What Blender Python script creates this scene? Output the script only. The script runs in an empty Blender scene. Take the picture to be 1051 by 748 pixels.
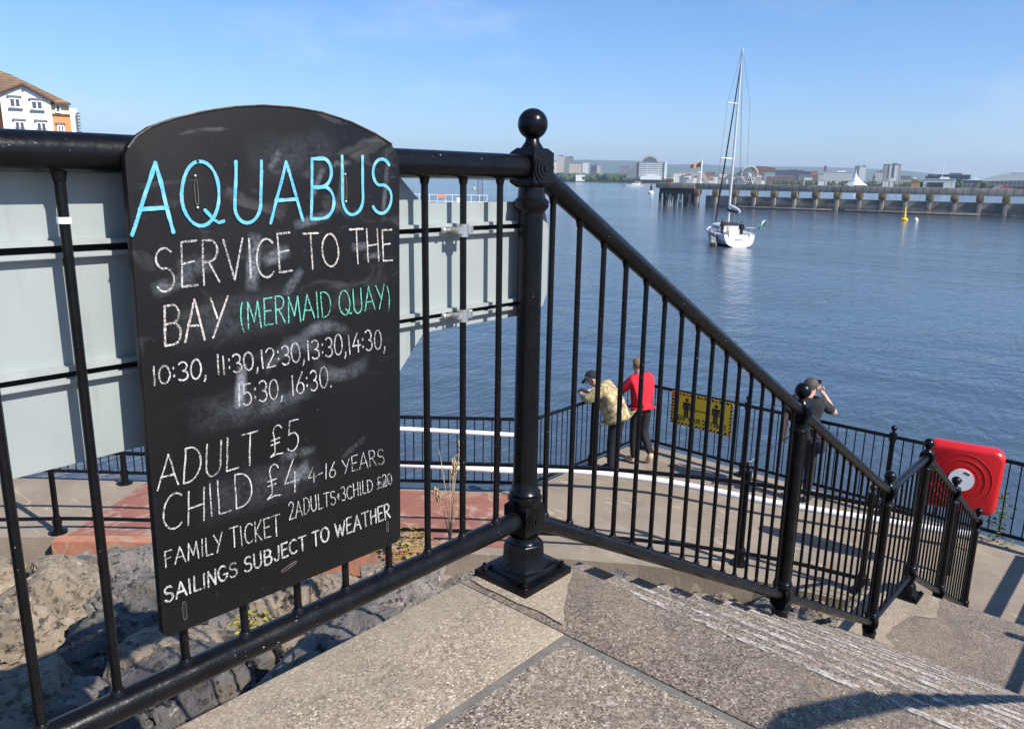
import bpy, bmesh, math, random
from mathutils import Vector, Matrix, noise
C = bpy.context.scene
COL = C.collection
PI = math.pi
# ------------------------------------------------------------------ camera
# world: X runs along the iron railing, Y is square to it (towards the water on the left), Z up; z=0 is the upper landing
FPX = 804.58; CX, CY = 525.5, 374.0
EYE = Vector((-1.5838, -1.3432, 1.1231))
_p, _r, _h = 0.2338, 0.0169, 0.7238
FW = Vector((math.cos(_h)*math.cos(_p), math.sin(_h)*math.cos(_p), -math.sin(_p)))
_R = Vector((math.sin(_h), -math.cos(_h), 0)); _U = _R.cross(FW)
RT = _R*math.cos(_r) + _U*math.sin(_r); UP = _U*math.cos(_r) - _R*math.sin(_r)
cam = bpy.data.cameras.new('camera'); camo = bpy.data.objects.new('camera', cam); COL.objects.link(camo)
camo.matrix_world = Matrix(((RT.x, UP.x, -FW.x, EYE.x), (RT.y, UP.y, -FW.y, EYE.y), (RT.z, UP.z, -FW.z, EYE.z), (0, 0, 0, 1)))
cam.sensor_width = 36; cam.lens = 36*FPX/1051; cam.clip_start = .05; cam.clip_end = 30000
C.camera = camo
# ------------------------------------------------------------------ sky, sun, exposure
SUN_EL = math.atan(.88)
SUN_TRAVEL = Vector((-.05, 1, -.88)).normalized()
w = bpy.data.worlds.new('World'); C.world = w; w.use_nodes = True
nt = w.node_tree; bg = nt.nodes['Background']
sky = nt.nodes.new('ShaderNodeTexSky'); sky.sky_type = 'NISHITA'; sky.sun_disc = False
sky.sun_elevation = SUN_EL; sky.sun_rotation = math.atan2(.05, -1); sky.air_density = 1.0; sky.dust_density = .15; sky.ozone_density = 2.6
hs = nt.nodes.new('ShaderNodeHueSaturation'); hs.inputs['Saturation'].default_value = 1.18; nt.links.new(sky.outputs[0], hs.inputs['Color'])
geo_ = nt.nodes.new('ShaderNodeTexCoord'); sx_ = nt.nodes.new('ShaderNodeSeparateXYZ'); nt.links.new(geo_.outputs['Generated'], sx_.inputs[0])
rp_ = nt.nodes.new('ShaderNodeValToRGB'); el = rp_.color_ramp.elements; el[0].position = 0; el[0].color = (.59, .69, 1.0, 1); el[1].position = .45; el[1].color = (.90, .94, 1.06, 1)
e2 = el.new(.16); e2.color = (.76, .835, 1.03, 1)
nt.links.new(sx_.outputs['Z'], rp_.inputs[0])
mx_ = nt.nodes.new('ShaderNodeMix'); mx_.data_type = 'RGBA'; mx_.blend_type = 'MULTIPLY'; mx_.inputs[0].default_value = 1; nt.links.new(hs.outputs[0], mx_.inputs[6]); nt.links.new(rp_.outputs[0], mx_.inputs[7])
# a few faint wisps of high cloud
ns_ = nt.nodes.new('ShaderNodeTexNoise'); ns_.inputs['Scale'].default_value = 3.2; ns_.inputs['Detail'].default_value = 7; ns_.inputs['Roughness'].default_value = .62; mp_w = nt.nodes.new('ShaderNodeMapping'); mp_w.inputs['Scale'].default_value = (1, 1, 3.5); nt.links.new(geo_.outputs['Generated'], mp_w.inputs[0]); nt.links.new(mp_w.outputs[0], ns_.inputs['Vector'])
rc_ = nt.nodes.new('ShaderNodeValToRGB'); rc_.color_ramp.elements[0].position = .55; rc_.color_ramp.elements[0].color = (0, 0, 0, 1); rc_.color_ramp.elements[1].position = .80; rc_.color_ramp.elements[1].color = (.40, .40, .40, 1); nt.links.new(ns_.outputs['Fac'], rc_.inputs[0])
mc_ = nt.nodes.new('ShaderNodeMix'); mc_.data_type = 'RGBA'; nt.links.new(rc_.outputs[0], mc_.inputs[0]); nt.links.new(mx_.outputs[2], mc_.inputs[6]); mc_.inputs[7].default_value = (5.5, 6.0, 6.6, 1)
nt.links.new(mc_.outputs[2], bg.inputs[0]); bg.inputs[1].default_value = .105
sl = bpy.data.lights.new('sun', 'SUN'); sl.energy = 5.0; sl.angle = math.radians(.5); sl.color = (1, .95, .87)
so = bpy.data.objects.new('sun', sl); COL.objects.link(so); so.rotation_euler = SUN_TRAVEL.to_track_quat('-Z', 'Y').to_euler()
C.view_settings.view_transform = 'Standard'; C.view_settings.look = 'None'; C.view_settings.gamma = 1; C.view_settings.exposure = .62
C.cycles.volume_bounces = 0; C.cycles.max_bounces = 6; C.cycles.use_denoising = True
C.cycles.transparent_max_bounces = 12
# ------------------------------------------------------------------ layout helpers: where a sight line meets a real plane
def ray(x, y): return (FW*FPX + RT*(x-CX) - UP*(y-CY)).normalized()
def at(x, y, axis, val):
    d = ray(x, y); return EYE + d*((val-EYE[axis])/d[axis])
def far(x, d, y=185):                # ground position d metres away in the direction of column x
    r = ray(x, y); k = d/math.hypot(r.x, r.y); return EYE.x+r.x*k, EYE.y+r.y*k
def zat(x, y, d):
    r = ray(x, y); return EYE.z + r.z*d/math.hypot(r.x, r.y)
def face(x):                         # rotation whose local -Y looks back at the landing
    r = ray(x, 185); return math.atan2(r.y, r.x) - PI/2
WZ = -4.8; QZ = -3.36                # water level, quay level
# ------------------------------------------------------------------ objects
def tag(o, label=None, cat=None, group=None, kind=None):
    if label: o['label'] = label
    if cat: o['category'] = cat
    if group: o['group'] = group
    if kind: o['kind'] = kind
    return o
def empty(name, loc, rz=0, label=None, cat=None, group=None):
    o = bpy.data.objects.new(name, None); COL.objects.link(o); o.empty_display_size = .1
    o.location = loc; o.rotation_euler = (0, 0, rz); return tag(o, label, cat, group)
def copy_tree(o, parent=None):
    c = o.copy(); COL.objects.link(c)
    if parent: c.parent = parent
    for ch in list(o.children): copy_tree(ch, c)
    return c
class MB:
    def __init__(s): s.v = []; s.f = []
    def add(s, vs, fs):
        n = len(s.v); s.v += [tuple(a) for a in vs]; s.f += [tuple(i+n for i in f) for f in fs]; return s
    def box(s, c, size, rz=0, M=None, taper=1):
        hx, hy, hz = size[0]/2, size[1]/2, size[2]/2; R = Matrix.Rotation(rz, 3, 'Z') if M is None else M
        vs = []
        for z in (-1, 1):
            k = taper if z > 0 else 1
            for x, y in ((-1, -1), (1, -1), (1, 1), (-1, 1)): vs.append(Vector(c) + R @ Vector((x*hx*k, y*hy*k, z*hz)))
        return s.add(vs, [(3, 2, 1, 0), (4, 5, 6, 7), (0, 1, 5, 4), (1, 2, 6, 5), (2, 3, 7, 6), (3, 0, 4, 7)])
    def tube(s, pts, r, n=10, cap=True, flat=1):
        pts = [Vector(p) for p in pts]; rs = r if isinstance(r, (list, tuple)) else [r]*len(pts); vs = []; fs = []; prev = None
        for i, p in enumerate(pts):
            t = (pts[min(i+1, len(pts)-1)] - pts[max(i-1, 0)]).normalized()
            if prev is None:
                a = Vector((0, 0, 1)) if abs(t.z) < .9 else Vector((1, 0, 0)); x = t.cross(a).normalized()
            else: x = (prev - t*prev.dot(t)).normalized()
            prev = x; y = t.cross(x)
            for k in range(n):
                an = 2*PI*k/n; vs.append(p + (x*math.cos(an) + y*math.sin(an)*flat)*rs[i])
        for i in range(len(pts)-1):
            for k in range(n):
                a, b = i*n+k, i*n+(k+1) % n; fs.append((a, b, b+n, a+n))
        if cap: fs.append(tuple(range(n-1, -1, -1))); fs.append(tuple((len(pts)-1)*n+k for k in range(n)))
        return s.add(vs, fs)
    def lathe(s, c, prof, n=24):
        vs = []; fs = []; c = Vector(c)
        for r, z in prof:
            for k in range(n): vs.append(c + Vector((r*math.cos(2*PI*k/n), r*math.sin(2*PI*k/n), z)))
        for i in range(len(prof)-1):
            for k in range(n):
                a, b = i*n+k, i*n+(k+1) % n; fs.append((a, b, b+n, a+n))
        fs.append(tuple(range(n-1, -1, -1))); fs.append(tuple((len(prof)-1)*n+k for k in range(n)))
        return s.add(vs, fs)
    def ball(s, c, r, n=16, m=10, sq=(1, 1, 1)):
        vs = []; fs = []; c = Vector(c)
        for i in range(1, m):
            a = PI*i/m
            for k in range(n):
                b = 2*PI*k/n; vs.append(c + Vector((r*sq[0]*math.sin(a)*math.cos(b), r*sq[1]*math.sin(a)*math.sin(b), -r*sq[2]*math.cos(a))))
        vs += [c - Vector((0, 0, r*sq[2])), c + Vector((0, 0, r*sq[2]))]; B = len(vs)-2
        for i in range(m-2):
            for k in range(n): a, b = i*n+k, i*n+(k+1) % n; fs.append((a, b, b+n, a+n))
        for k in range(n):
            fs.append((B, (k+1) % n, k)); q = (m-2)*n; fs.append((B+1, q+k, q+(k+1) % n))
        return s.add(vs, fs)
    def prism(s, outline, d, axes=(0, 2, 1), o=0):       # outline in two axes, extruded along the third from o to o+d
        n = len(outline); vs = []
        for q in (o, o+d):
            for a, b in outline:
                p = [0, 0, 0]; p[axes[0]] = a; p[axes[1]] = b; p[axes[2]] = q; vs.append(p)
        return s.add(vs, [tuple(range(n)), tuple(range(2*n-1, n-1, -1))] + [(i, n+i, n+(i+1) % n, (i+1) % n) for i in range(n)])
    def build(s, name, m, parent=None, smooth=True, bevel=0, ang=35):
        me = bpy.data.meshes.new(name); me.from_pydata(s.v, [], s.f)
        bm = bmesh.new(); bm.from_mesh(me)
        bmesh.ops.recalc_face_normals(bm, faces=bm.faces)
        if bevel:
            es = [e for e in bm.edges if len(e.link_faces) == 2 and e.calc_face_angle(0) > .6]
            bmesh.ops.bevel(bm, geom=es, offset=bevel, segments=2, affect='EDGES', clamp_overlap=True, profile=.6)
        bm.to_mesh(me); bm.free()
        if smooth:
            for p in me.polygons: p.use_smooth = True
            me.set_sharp_from_angle(angle=math.radians(ang))
        for q in (m if isinstance(m, list) else [m]): me.materials.append(q)
        o = bpy.data.objects.new(name, me); COL.objects.link(o)
        if parent: o.parent = parent
        return o
def link_copy(o, loc, parent):
    c = o.copy(); COL.objects.link(c); c.location = loc; c.parent = parent; return c
# ------------------------------------------------------------------ materials
class NB:
    def __init__(s, name):
        s.m = bpy.data.materials.new(name); s.m.use_nodes = True; s.t = s.m.node_tree; s.b = s.t.nodes['Principled BSDF']
        s.co = s.t.nodes.new('ShaderNodeTexCoord').outputs['Object']
    def n(s, typ, **k):
        x = s.t.nodes.new(typ)
        for a, b in k.items(): setattr(x, a, b)
        return x
    def link(s, a, b): s.t.links.new(a, b)
    def noise(s, scale, detail=4, rough=.55, vec=None, dist=0):
        x = s.n('ShaderNodeTexNoise'); x.inputs['Scale'].default_value = scale; x.inputs['Detail'].default_value = detail
        x.inputs['Roughness'].default_value = rough; x.inputs['Distortion'].default_value = dist; s.link(vec or s.co, x.inputs['Vector']); return x.outputs['Fac']
    def vor(s, scale, out='Color', feature='F1', rnd=1):
        x = s.n('ShaderNodeTexVoronoi', feature=feature); x.inputs['Scale'].default_value = scale; s.link(s.co, x.inputs['Vector'])
        x.inputs['Randomness'].default_value = rnd; return x.outputs[out]
    def ramp(s, fac, stops, interp='LINEAR'):
        x = s.n('ShaderNodeValToRGB'); x.color_ramp.interpolation = interp; e = x.color_ramp.elements
        while len(e) < len(stops): e.new(.5)
        for q, (p, c) in zip(e, stops): q.position = p; q.color = (*c, 1) if not isinstance(c, (int, float)) else (c, c, c, 1)
        s.link(fac, x.inputs[0]); return x.outputs[0]
    def mix(s, fac, a, b, mode='MIX'):
        x = s.n('ShaderNodeMix', data_type='RGBA', blend_type=mode)
        for sock, v in ((x.inputs[0], fac), (x.inputs[6], a), (x.inputs[7], b)):
            if isinstance(v, (int, float)): sock.default_value = v
            elif isinstance(v, tuple): sock.default_value = (*v, 1)
            else: s.link(v, sock)
        return x.outputs[2]
    def math(s, op, a, b=0):
        x = s.n('ShaderNodeMath', operation=op)
        for sock, v in ((x.inputs[0], a), (x.inputs[1], b)):
            if isinstance(v, (int, float)): sock.default_value = v
            else: s.link(v, sock)
        return x.outputs[0]
    def axis(s, i):
        x = s.n('ShaderNodeSeparateXYZ'); s.link(s.co, x.inputs[0]); return x.outputs[i]
    def col(s, c):
        if isinstance(c, tuple): s.b.inputs['Base Color'].default_value = (*c, 1)
        else: s.link(c, s.b.inputs['Base Color'])
        return s
    def rough(s, r):
        if isinstance(r, (int, float)): s.b.inputs['Roughness'].default_value = r
        else: s.link(r, s.b.inputs['Roughness'])
        return s
    def bump(s, h, strength=.5, dist=.01, normal=None):
        x = s.n('ShaderNodeBump'); x.inputs['Strength'].default_value = strength; x.inputs['Distance'].default_value = dist
        s.link(h, x.inputs['Height'])
        if normal: s.link(normal, x.inputs['Normal'])
        s.link(x.outputs[0], s.b.inputs['Normal']); return x.outputs[0]
def plain(name, c, rough=.6, metal=0, var=.18, scale=6, bump=0, spec=None):
    k = NB(name); lo = tuple(x*(1-var) for x in c); hi = tuple(min(1, x*(1+var)) for x in c)
    f = k.noise(scale, 5); k.col(k.ramp(f, [(.3, lo), (.7, hi)])).rough(rough); k.b.inputs['Metallic'].default_value = metal
    if spec is not None: k.b.inputs['Specular IOR Level'].default_value = spec
    if bump: k.bump(k.noise(scale*6, 5), .6, bump)
    return k.m
def m_iron(name, base=(.0028, .0028, .0034), r=.17, chip=.735):
    k = NB(name)
    spots = k.ramp(k.noise(95, 3, .6), [(chip, 0), (chip+.03, 1)])
    patch = k.ramp(k.noise(7, 4), [(.45, 0), (.62, 1)])
    f = k.math('MULTIPLY', spots, patch)
    c = k.mix(k.ramp(k.noise(14, 5), [(.35, 0), (.75, 1)]), base, tuple(x*2.1 for x in base))
    c = k.mix(f, c, k.ramp(k.noise(11, 2), [(.45, (.40, .40, .40)), (.6, (.16, .075, .035))])); k.col(c)
    k.rough(k.ramp(k.noise(22, 5), [(.3, r), (.75, r+.2)])); k.b.inputs['Specular IOR Level'].default_value = .24; k.bump(k.math('ADD', k.noise(38, 6), k.math('MULTIPLY', k.noise(9, 2), 1.2)), .28, .004); return k.m
IRON = m_iron('black_gloss_paint'); IRON_W = m_iron('black_worn_paint', (.0032, .0032, .0038), .2, .70)
IRON_F = plain('black_rail_paint', (.004, .004, .005), .3, scale=9, spec=.3)
def m_aggregate(name, tone=1.0, warm=0.0, dark=0.0):
    k = NB(name)
    def stones(sc, stops):
        v = k.vor(sc); sp = k.n('ShaderNodeSeparateColor'); k.link(v, sp.inputs[0]); return k.ramp(sp.outputs[0], stops, 'CONSTANT')
    a = stones(215, [(0, (.035, .028, .024)), (.17, (.115, .088, .068)), (.36, (.215, .168, .128)), (.60, (.33, .262, .20)), (.82, (.43, .36, .285)), (.94, (.66, .61, .54))])
    b = stones(118, [(0, (.05, .04, .034)), (.14, (.19, .145, .112)), (.38, (.27, .215, .165)), (.68, (.36, .29, .225)), (.90, (.56, .50, .43))])
    c = k.mix(k.ramp(k.noise(55, 3), [(.45, 0), (.6, .8)]), a, b)
    c = k.mix(k.ramp(k.noise(480, 2), [(.38, 0), (.7, .30)]), c, (.24, .195, .15))
    worn = k.ramp(k.noise(2.3, 7, .66, dist=.4), [(.40, 0), (.62, 1)]); c = k.mix(k.math('MULTIPLY', worn, .42), c, (.38, .30, .22))
    dirt = k.ramp(k.noise(4.1, 8, .72, dist=.9), [(.46, 0), (.66, 1)]); c = k.mix(k.math('MULTIPLY', dirt, .5), c, (.12, .103, .088))
    d2 = k.ramp(k.noise(16, 6, .7), [(.5, 0), (.72, 1)]); c = k.mix(k.math('MULTIPLY', d2, .35), c, (.10, .088, .076))
    if warm: c = k.mix(k.math('MULTIPLY', k.ramp(k.noise(1.7, 6, .65), [(.35, .2), (.6, 1)]), warm), c, (.44, .355, .25))
    if dark: c = k.mix(dark, c, (.07, .06, .052))
    lich = k.ramp(k.noise(11, 3, .5), [(.70, 0), (.73, 1)]); c = k.mix(k.math('MULTIPLY', lich, .55), c, (.50, .46, .40))
    c = k.mix(1.0, c, (tone, tone, tone), 'MULTIPLY'); k.col(c).rough(.92)
    k.b.inputs['Specular IOR Level'].default_value = .2
    k.bump(k.math('ADD', k.math('MULTIPLY', k.noise(210, 3, .6), .6), k.noise(34, 6, .65)), .5, .005); return k.m
AGG = m_aggregate('exposed_aggregate', 1.06); AGG_T = m_aggregate('pale_coping_concrete', 1.0, .42); AGG_D = m_aggregate('dark_aggregate', .92, 0, .12)
MORTAR = plain('grey_mortar', (.15, .137, .118), .95, scale=30, bump=.004)
def m_quay():
    k = NB('quay_concrete')
    c = k.ramp(k.noise(1.3, 7, .65), [(.3, (.20, .160, .120)), (.7, (.32, .258, .195))])
    st = k.n('ShaderNodeMapping'); st.inputs['Scale'].default_value = (3, .8, 1); st.inputs['Rotation'].default_value = (0, 0, .5); k.link(k.co, st.inputs[0])
    s = k.ramp(k.noise(2.2, 4, .6, st.outputs[0], .8), [(.62, 0), (.66, 1)]); c = k.mix(k.math('MULTIPLY', s, .7), c, (.47, .36, .26))
    d = k.ramp(k.noise(.55, 6, .6), [(.55, 0), (.75, 1)]); c = k.mix(k.math('MULTIPLY', d, .5), c, (.12, .10, .08))
    g = k.noise(60, 3); c = k.mix(k.ramp(g, [(.35, .0), (.75, .35)]), c, (.13, .11, .085))
    k.col(c).rough(.92); k.bump(k.noise(24, 6), .5, .01); return k.m
QUAY = m_quay()
def m_redpaint(name, face=False):
    k = NB(name)
    c = k.ramp(k.noise(2.4, 6, .65), [(.3, (.20, .078, .058)), (.7, (.30, .12, .085))]) if not face else k.ramp(k.noise(5, 6, .65), [(.3, (.30, .12, .07)), (.7, (.46, .20, .115))])
    s = k.ramp(k.noise(3.4, 6, .7, dist=1.2), [(.52, 0), (.59, 1)]); c = k.mix(k.math('MULTIPLY', s, .75), c, (.36, .26, .2))
    k.col(c).rough(.85); k.bump(k.noise(30, 5), .4, .006); return k.m
REDP = m_redpaint('worn_red_floor_paint'); REDF = m_redpaint('faded_red_kerb_paint', True)
def m_rock(name, a, b):
    k = NB(name)
    c = k.ramp(k.noise(2.3, 8, .7, dist=.5), [(.3, a), (.52, b), (.72, tuple(min(.6, x*1.5) for x in b))])
    ru = k.ramp(k.noise(3.7, 6, .65), [(.56, 0), (.68, 1)]); c = k.mix(k.math('MULTIPLY', ru, .42), c, (.26, .165, .09))
    pits = k.ramp(k.noise(21, 5, .65), [(.33, 1), (.42, 0)]); c = k.mix(k.math('MULTIPLY', pits, .85), c, (.03, .026, .024))
    li = k.ramp(k.noise(14, 4, .6), [(.64, 0), (.68, 1)]); c = k.mix(k.math('MULTIPLY', li, .8), c, (.46, .44, .40))
    k.col(c).rough(.92); h = k.math('ADD', k.noise(9, 9, .72), k.math('MULTIPLY', pits, -.5)); k.bump(h, .9, .06); return k.m
ROCKS = [m_rock('grey_rock', (.095, .085, .078), (.215, .19, .168)), m_rock('brown_rock', (.135, .107, .08), (.29, .23, .168)), m_rock('dark_rock', (.06, .056, .055), (.14, .128, .12))]
SOIL = plain('dark_rubble_soil', (.05, .042, .034), .95, scale=8, var=.5, bump=.05)
def m_galv():
    k = NB('galvanised_sheet'); mp = k.n('ShaderNodeMapping'); mp.inputs['Scale'].default_value = (1, 1, .10); k.link(k.co, mp.inputs[0])
    c = k.ramp(k.noise(5, 5), [(.3, (.265, .298, .294)), (.7, (.305, .34, .335))])
    st = k.ramp(k.noise(30, 5, .65, mp.outputs[0]), [(.56, 0), (.78, .5)]); c = k.mix(st, c, (.20, .215, .205))
    sp = k.ramp(k.noise(75, 4, .6), [(.70, 0), (.74, .6)]); c = k.mix(sp, c, (.15, .13, .10)); k.col(c).rough(k.ramp(k.noise(12, 4), [(.3, .38), (.7, .55)])); k.bump(k.noise(3, 2), .25, .006); return k.m
GALV = m_galv(); GALV_D = plain('galvanised_rail', (.36, .385, .375), .4, .2, .1, 20)
STEEL = plain('bare_steel', (.55, .54, .52), .35, .8, .15, 40)
WHITE = plain('white_paint', (.80, .80, .79), .4, var=.05); WHITE_R = plain('white_render', (.78, .77, .75), .8, var=.05, scale=2)
WHITEPIPE = plain('white_pipe_paint', (.78, .78, .80), .35, var=.08, scale=12)
def m_water():
    k = NB('bay_water'); k.col((.050, .072, .098)).rough(.10)
    k.b.inputs['IOR'].default_value = 1.333
    geo = k.n('ShaderNodeNewGeometry'); mp = k.n('ShaderNodeMapping'); mp.inputs['Rotation'].default_value = (0, 0, -.55); mp.inputs['Scale'].default_value = (.55, 1.25, 1)
    k.link(geo.outputs['Position'], mp.inputs[0]); P = mp.outputs[0]
    h = k.math('ADD', k.math('MULTIPLY', k.noise(1.35, 3, .6, P, .5), .85), k.math('ADD', k.math('MULTIPLY', k.noise(3.2, 3, .6, P, .4), .36), k.math('MULTIPLY', k.noise(.16, 2, .5, P), 1.0)))
    mg = k.n('ShaderNodeMapping'); mg.inputs['Rotation'].default_value = (0, 0, .75); mg.inputs['Scale'].default_value = (1, .28, 1); k.link(geo.outputs['Position'], mg.inputs[0])
    gust = k.ramp(k.noise(.035, 5, .65, mg.outputs[0], .9), [(.32, .28), (.68, 1.1)])
    k.bump(k.math('MULTIPLY', h, gust), 1.0, .155); return k.m
WATER = m_water()
# ------------------------------------------------------------------ setting: water, landing, stairs, quay
def sheet(name, x0, x1, y0, y1, z, m):
    return tag(MB().add([(x0, y0, z), (x1, y0, z), (x1, y1, z), (x0, y1, z)], [(0, 1, 2, 3)]).build(name, m, smooth=False), kind='structure')
sheet('water', -9500, 9500, -9500, 9500, WZ, WATER)
def slab(name, x0, x1, y0, y1, z0, z1, m, bevel=.008, par=None):
    o = MB().box(((x0+x1)/2, (y0+y1)/2, (z0+z1)/2), (x1-x0, y1-y0, z1-z0)).build(name, m, par, bevel=bevel)
    return o if par else tag(o, kind='structure')
# upper landing: coping slab, inner slabs and the top step slab, with mortar joints between them
slab('landing', -7, -.1545, -.272, .104, -.42, 0, AGG_T, .004)
slab('landing', -7, -.172, -4.5, -.294, -.42, -.001, AGG)
slab('landing', -.1537, .140, -4.5, .11, -.16, .001, AGG_D, .004)
slab('landing_mortar', -7, -.14, -4.45, .095, -.4, -.0035, MORTAR, 0)
slab('landing_base', -7, .13, -4.45, .07, -4.9, -.43, MORTAR, 0)
RISE, GO = .1537, .285
for k in range(1, 13):
    slab('stair_step', .14+GO*(k-1)-.02, .14+GO*k, -4.5, .10+.012*math.sin(k*2.3), -RISE*k-.2, -RISE*k, AGG if k % 2 else AGG_D)
LZ = -2.0
slab('stair_landing', 3.53, 4.78, -4.5, .30, LZ-.45, LZ, AGG_D)
def ragged(pts, seed, amp=.025):
    out = []
    for a, b in zip(pts, pts[1:]+pts[:1]):
        a, b = Vector(a), Vector(b); n = max(2, int((b-a).length/.025))
        for i in range(n): p = a.lerp(b, i/n); out.append((p.x+amp*noise.noise((p.x*9, p.y*9, seed)), p.y+amp*noise.noise((p.x*9, p.y*9, seed+5))))
    return out
for sd_, pg in ((1, [(3.62, .26), (4.76, .26), (4.76, -.20), (4.44, -.26), (4.30, -.08), (3.95, -.05), (3.80, -.16), (3.62, -.10)]),):
    q = ragged(pg, sd_); o = MB().add([(a, b, LZ+.004) for a, b in q], [tuple(range(len(q)))]).build('stair_landing_patch', AGG_T, smooth=False); tag(o, kind='structure')
q = ragged([(-.130, .09), (.115, .10), (.12, -.09), (.03, -.13), (-.05, -.20), (-.130, -.25)], 3, .018); o = MB().add([(a, b, .005) for a, b in q], [tuple(range(len(q)))]).build('landing_patch', AGG_T, smooth=False); tag(o, kind='structure')
for k in range(1, 9):
    slab('stair_step', 4.78+.28*(k-1)-.02, 4.78+.28*k, -4.5, .14, LZ-.151*k-.3, LZ-.151*k, AGG)
prof = [(.13, -.42), (3.53, -2.42), (4.77, -2.42), (7.0, -3.6), (7.0, -4.9), (.13, -4.9)]
tag(MB().prism(prof, 4.4, (0, 2, 1), -4.42).build('stair_base', MORTAR, smooth=False), kind='structure')
# worn white nosing paint on the steps
def m_nosing():
    k = NB('worn_white_nosing_paint'); k.col(k.ramp(k.noise(60, 4), [(.3, (.42, .39, .355)), (.7, (.66, .63, .60))])).rough(.85)
    mp = k.n('ShaderNodeMapping'); mp.inputs['Scale'].default_value = (1.3, .7, 1); k.link(k.co, mp.inputs[0])
    a = k.ramp(k.math('ADD', k.math('MULTIPLY', k.noise(75, 4, .65, mp.outputs[0]), .55), k.math('MULTIPLY', k.noise(7, 4, .6), .45)), [(.47, 0), (.57, .75)])
    k.link(a, k.b.inputs['Alpha']); return k.m
NOSE = m_nosing()
for k in range(0, 13):
    u1 = .14+GO*k-.004; z = -RISE*k+(.0055 if k == 0 else .003)
    a = -.28 if k == 0 else -.03
    for (d0, d1) in ((0, .015), (.10, .108)) if k in (1, 3) else ((0, .019 if k < 7 else .012),):
        n = 60; vs = []
        for i in range(n+1):
            y = a-(4.2)*i/n; wob = .006*noise.noise((y*3, k*7.1, d0))
            vs += [(u1-d1+wob, y, z), (u1-d0, y, z)]
        o = MB().add(vs, [(2*i, 2*i+1, 2*i+3, 2*i+2) for i in range(n)]).build('nosing_paint', NOSE, smooth=False); tag(o, kind='structure')
# quay (lower walkway): plan outline
INNER = [(-6, 16.6), (-3, 13.3), (1.02, 9.35), (2.11, 8.2), (4.34, 5.5), (5.36, 4.2), (6.0, 3.25), (6.62, 2.05), (6.9, 1.06), (7.0, .15)]
OUTER = [(9.72, 5.68), (6.62, 5.70), (2.62, 10.5), (-3, 17.2), (-5, 19.5)]
poly = INNER + [(7.0, -12), (9.72, -12)] + OUTER
tag(MB().prism([(a, b) for a, b in poly], 1.7, (0, 1, 2), QZ-1.7).build('quay', QUAY, smooth=False), kind='structure')
red = [(.95, 9.52), (2.11, 8.28), (4.34, 5.58), (5.3, 4.36), (5.05, 4.6), (6.2, 5.95), (5.6, 6.83), (2.75, 10.25), (1.9, 9.8)]
red = [(1.55, 8.86), (2.11, 8.28), (4.34, 5.58), (5.33, 4.34), (6.45, 5.68), (3.0, 9.9)]
tag(MB().add([(a, b, QZ+.004) for a, b in red], [tuple(range(len(red)))]).build('quay_red_paint', REDP, smooth=False), kind='structure')
# painted kerb face on the inner edge of the quay
def offset(pl, d):
    out = []
    for i, p in enumerate(pl):
        a = Vector(pl[max(i-1, 0)]); b = Vector(pl[min(i+1, len(pl)-1)]); t = (b-a).normalized(); out.append((p[0]+t.y*d, p[1]-t.x*d))
    return out
kin = [(1.45, 8.90), (2.11, 8.2), (4.60, 5.17)] + INNER[5:9]; ko = offset(kin, .16); ki = offset(kin, -.02)
def kerb(i0, i1, m):
    m_ = MB()
    for i in range(i0, i1):
        vs = []
        for z in (QZ-.34, QZ+.012): vs += [(*ko[i], z), (*ko[i+1], z), (*ki[i+1], z), (*ki[i], z)]
        m_.add(vs, [(3, 2, 1, 0), (4, 5, 6, 7), (0, 1, 5, 4), (2, 3, 7, 6)] + ([(3, 0, 4, 7)] if i == i0 else []) + ([(1, 2, 6, 5)] if i == i1-1 else []))
    tag(m_.build('quay_kerb', m, smooth=False), kind='structure')
kerb(0, 2, REDF); kerb(2, len(kin)-1, QUAY)
# ------------------------------------------------------------------ rock armour slope between landing, stairs and quay
TOP = [(-7, .06, -.80), (-2.5, .06, -.78), (-1, .06, -.78), (0, .06, -.72), (1.2, .08, -1.15), (2.6, .08, -1.85), (3.8, .2, -2.45), (5, .1, -2.6), (6.9, .1, -3.5)]
BOT = [(-6, 16.5, -3.75), (-3, 13.2, -3.75), (1.0, 9.2, -3.75), (2.1, 8.05, -3.75), (4.25, 5.4, -3.75), (5.3, 4.1, -3.75), (5.95, 3.15, -3.75), (6.6, 2.0, -3.7), (6.92, .4, -3.7)]
def slope(s, t):
    i = min(int(s), len(TOP)-2); f = s-i
    a = Vector(TOP[i]).lerp(Vector(TOP[i+1]), f); b = Vector(BOT[i]).lerp(Vector(BOT[i+1]), f)
    p = a.lerp(b, t); p.z = a.z+(b.z-a.z)*t**(1.5 if i < 3 else 1.15); return p
NS, NT = 64, 28; vs = []
for i in range(NS+1):
    for j in range(NT+1):
        p = slope(i*(len(TOP)-1)/NS*.9999, j/NT); p.z += .22*noise.fractal(p*1.3, 1, 2, 4)*(1 if 0 < j < NT else 0) - .12; vs.append(p)
sl_v = [tuple(v) for v in vs]
for v in vs: v.z -= .55
from mathutils.bvhtree import BVHTree
SLOPE = BVHTree.FromPolygons(sl_v, [(i*(NT+1)+j, i*(NT+1)+j+1, (i+1)*(NT+1)+j+1, (i+1)*(NT+1)+j) for i in range(NS) for j in range(NT)])
tag(MB().add(vs, [(i*(NT+1)+j, i*(NT+1)+j+1, (i+1)*(NT+1)+j+1, (i+1)*(NT+1)+j) for i in range(NS) for j in range(NT)]).build('embankment', SOIL, ang=80), kind='structure')
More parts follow.
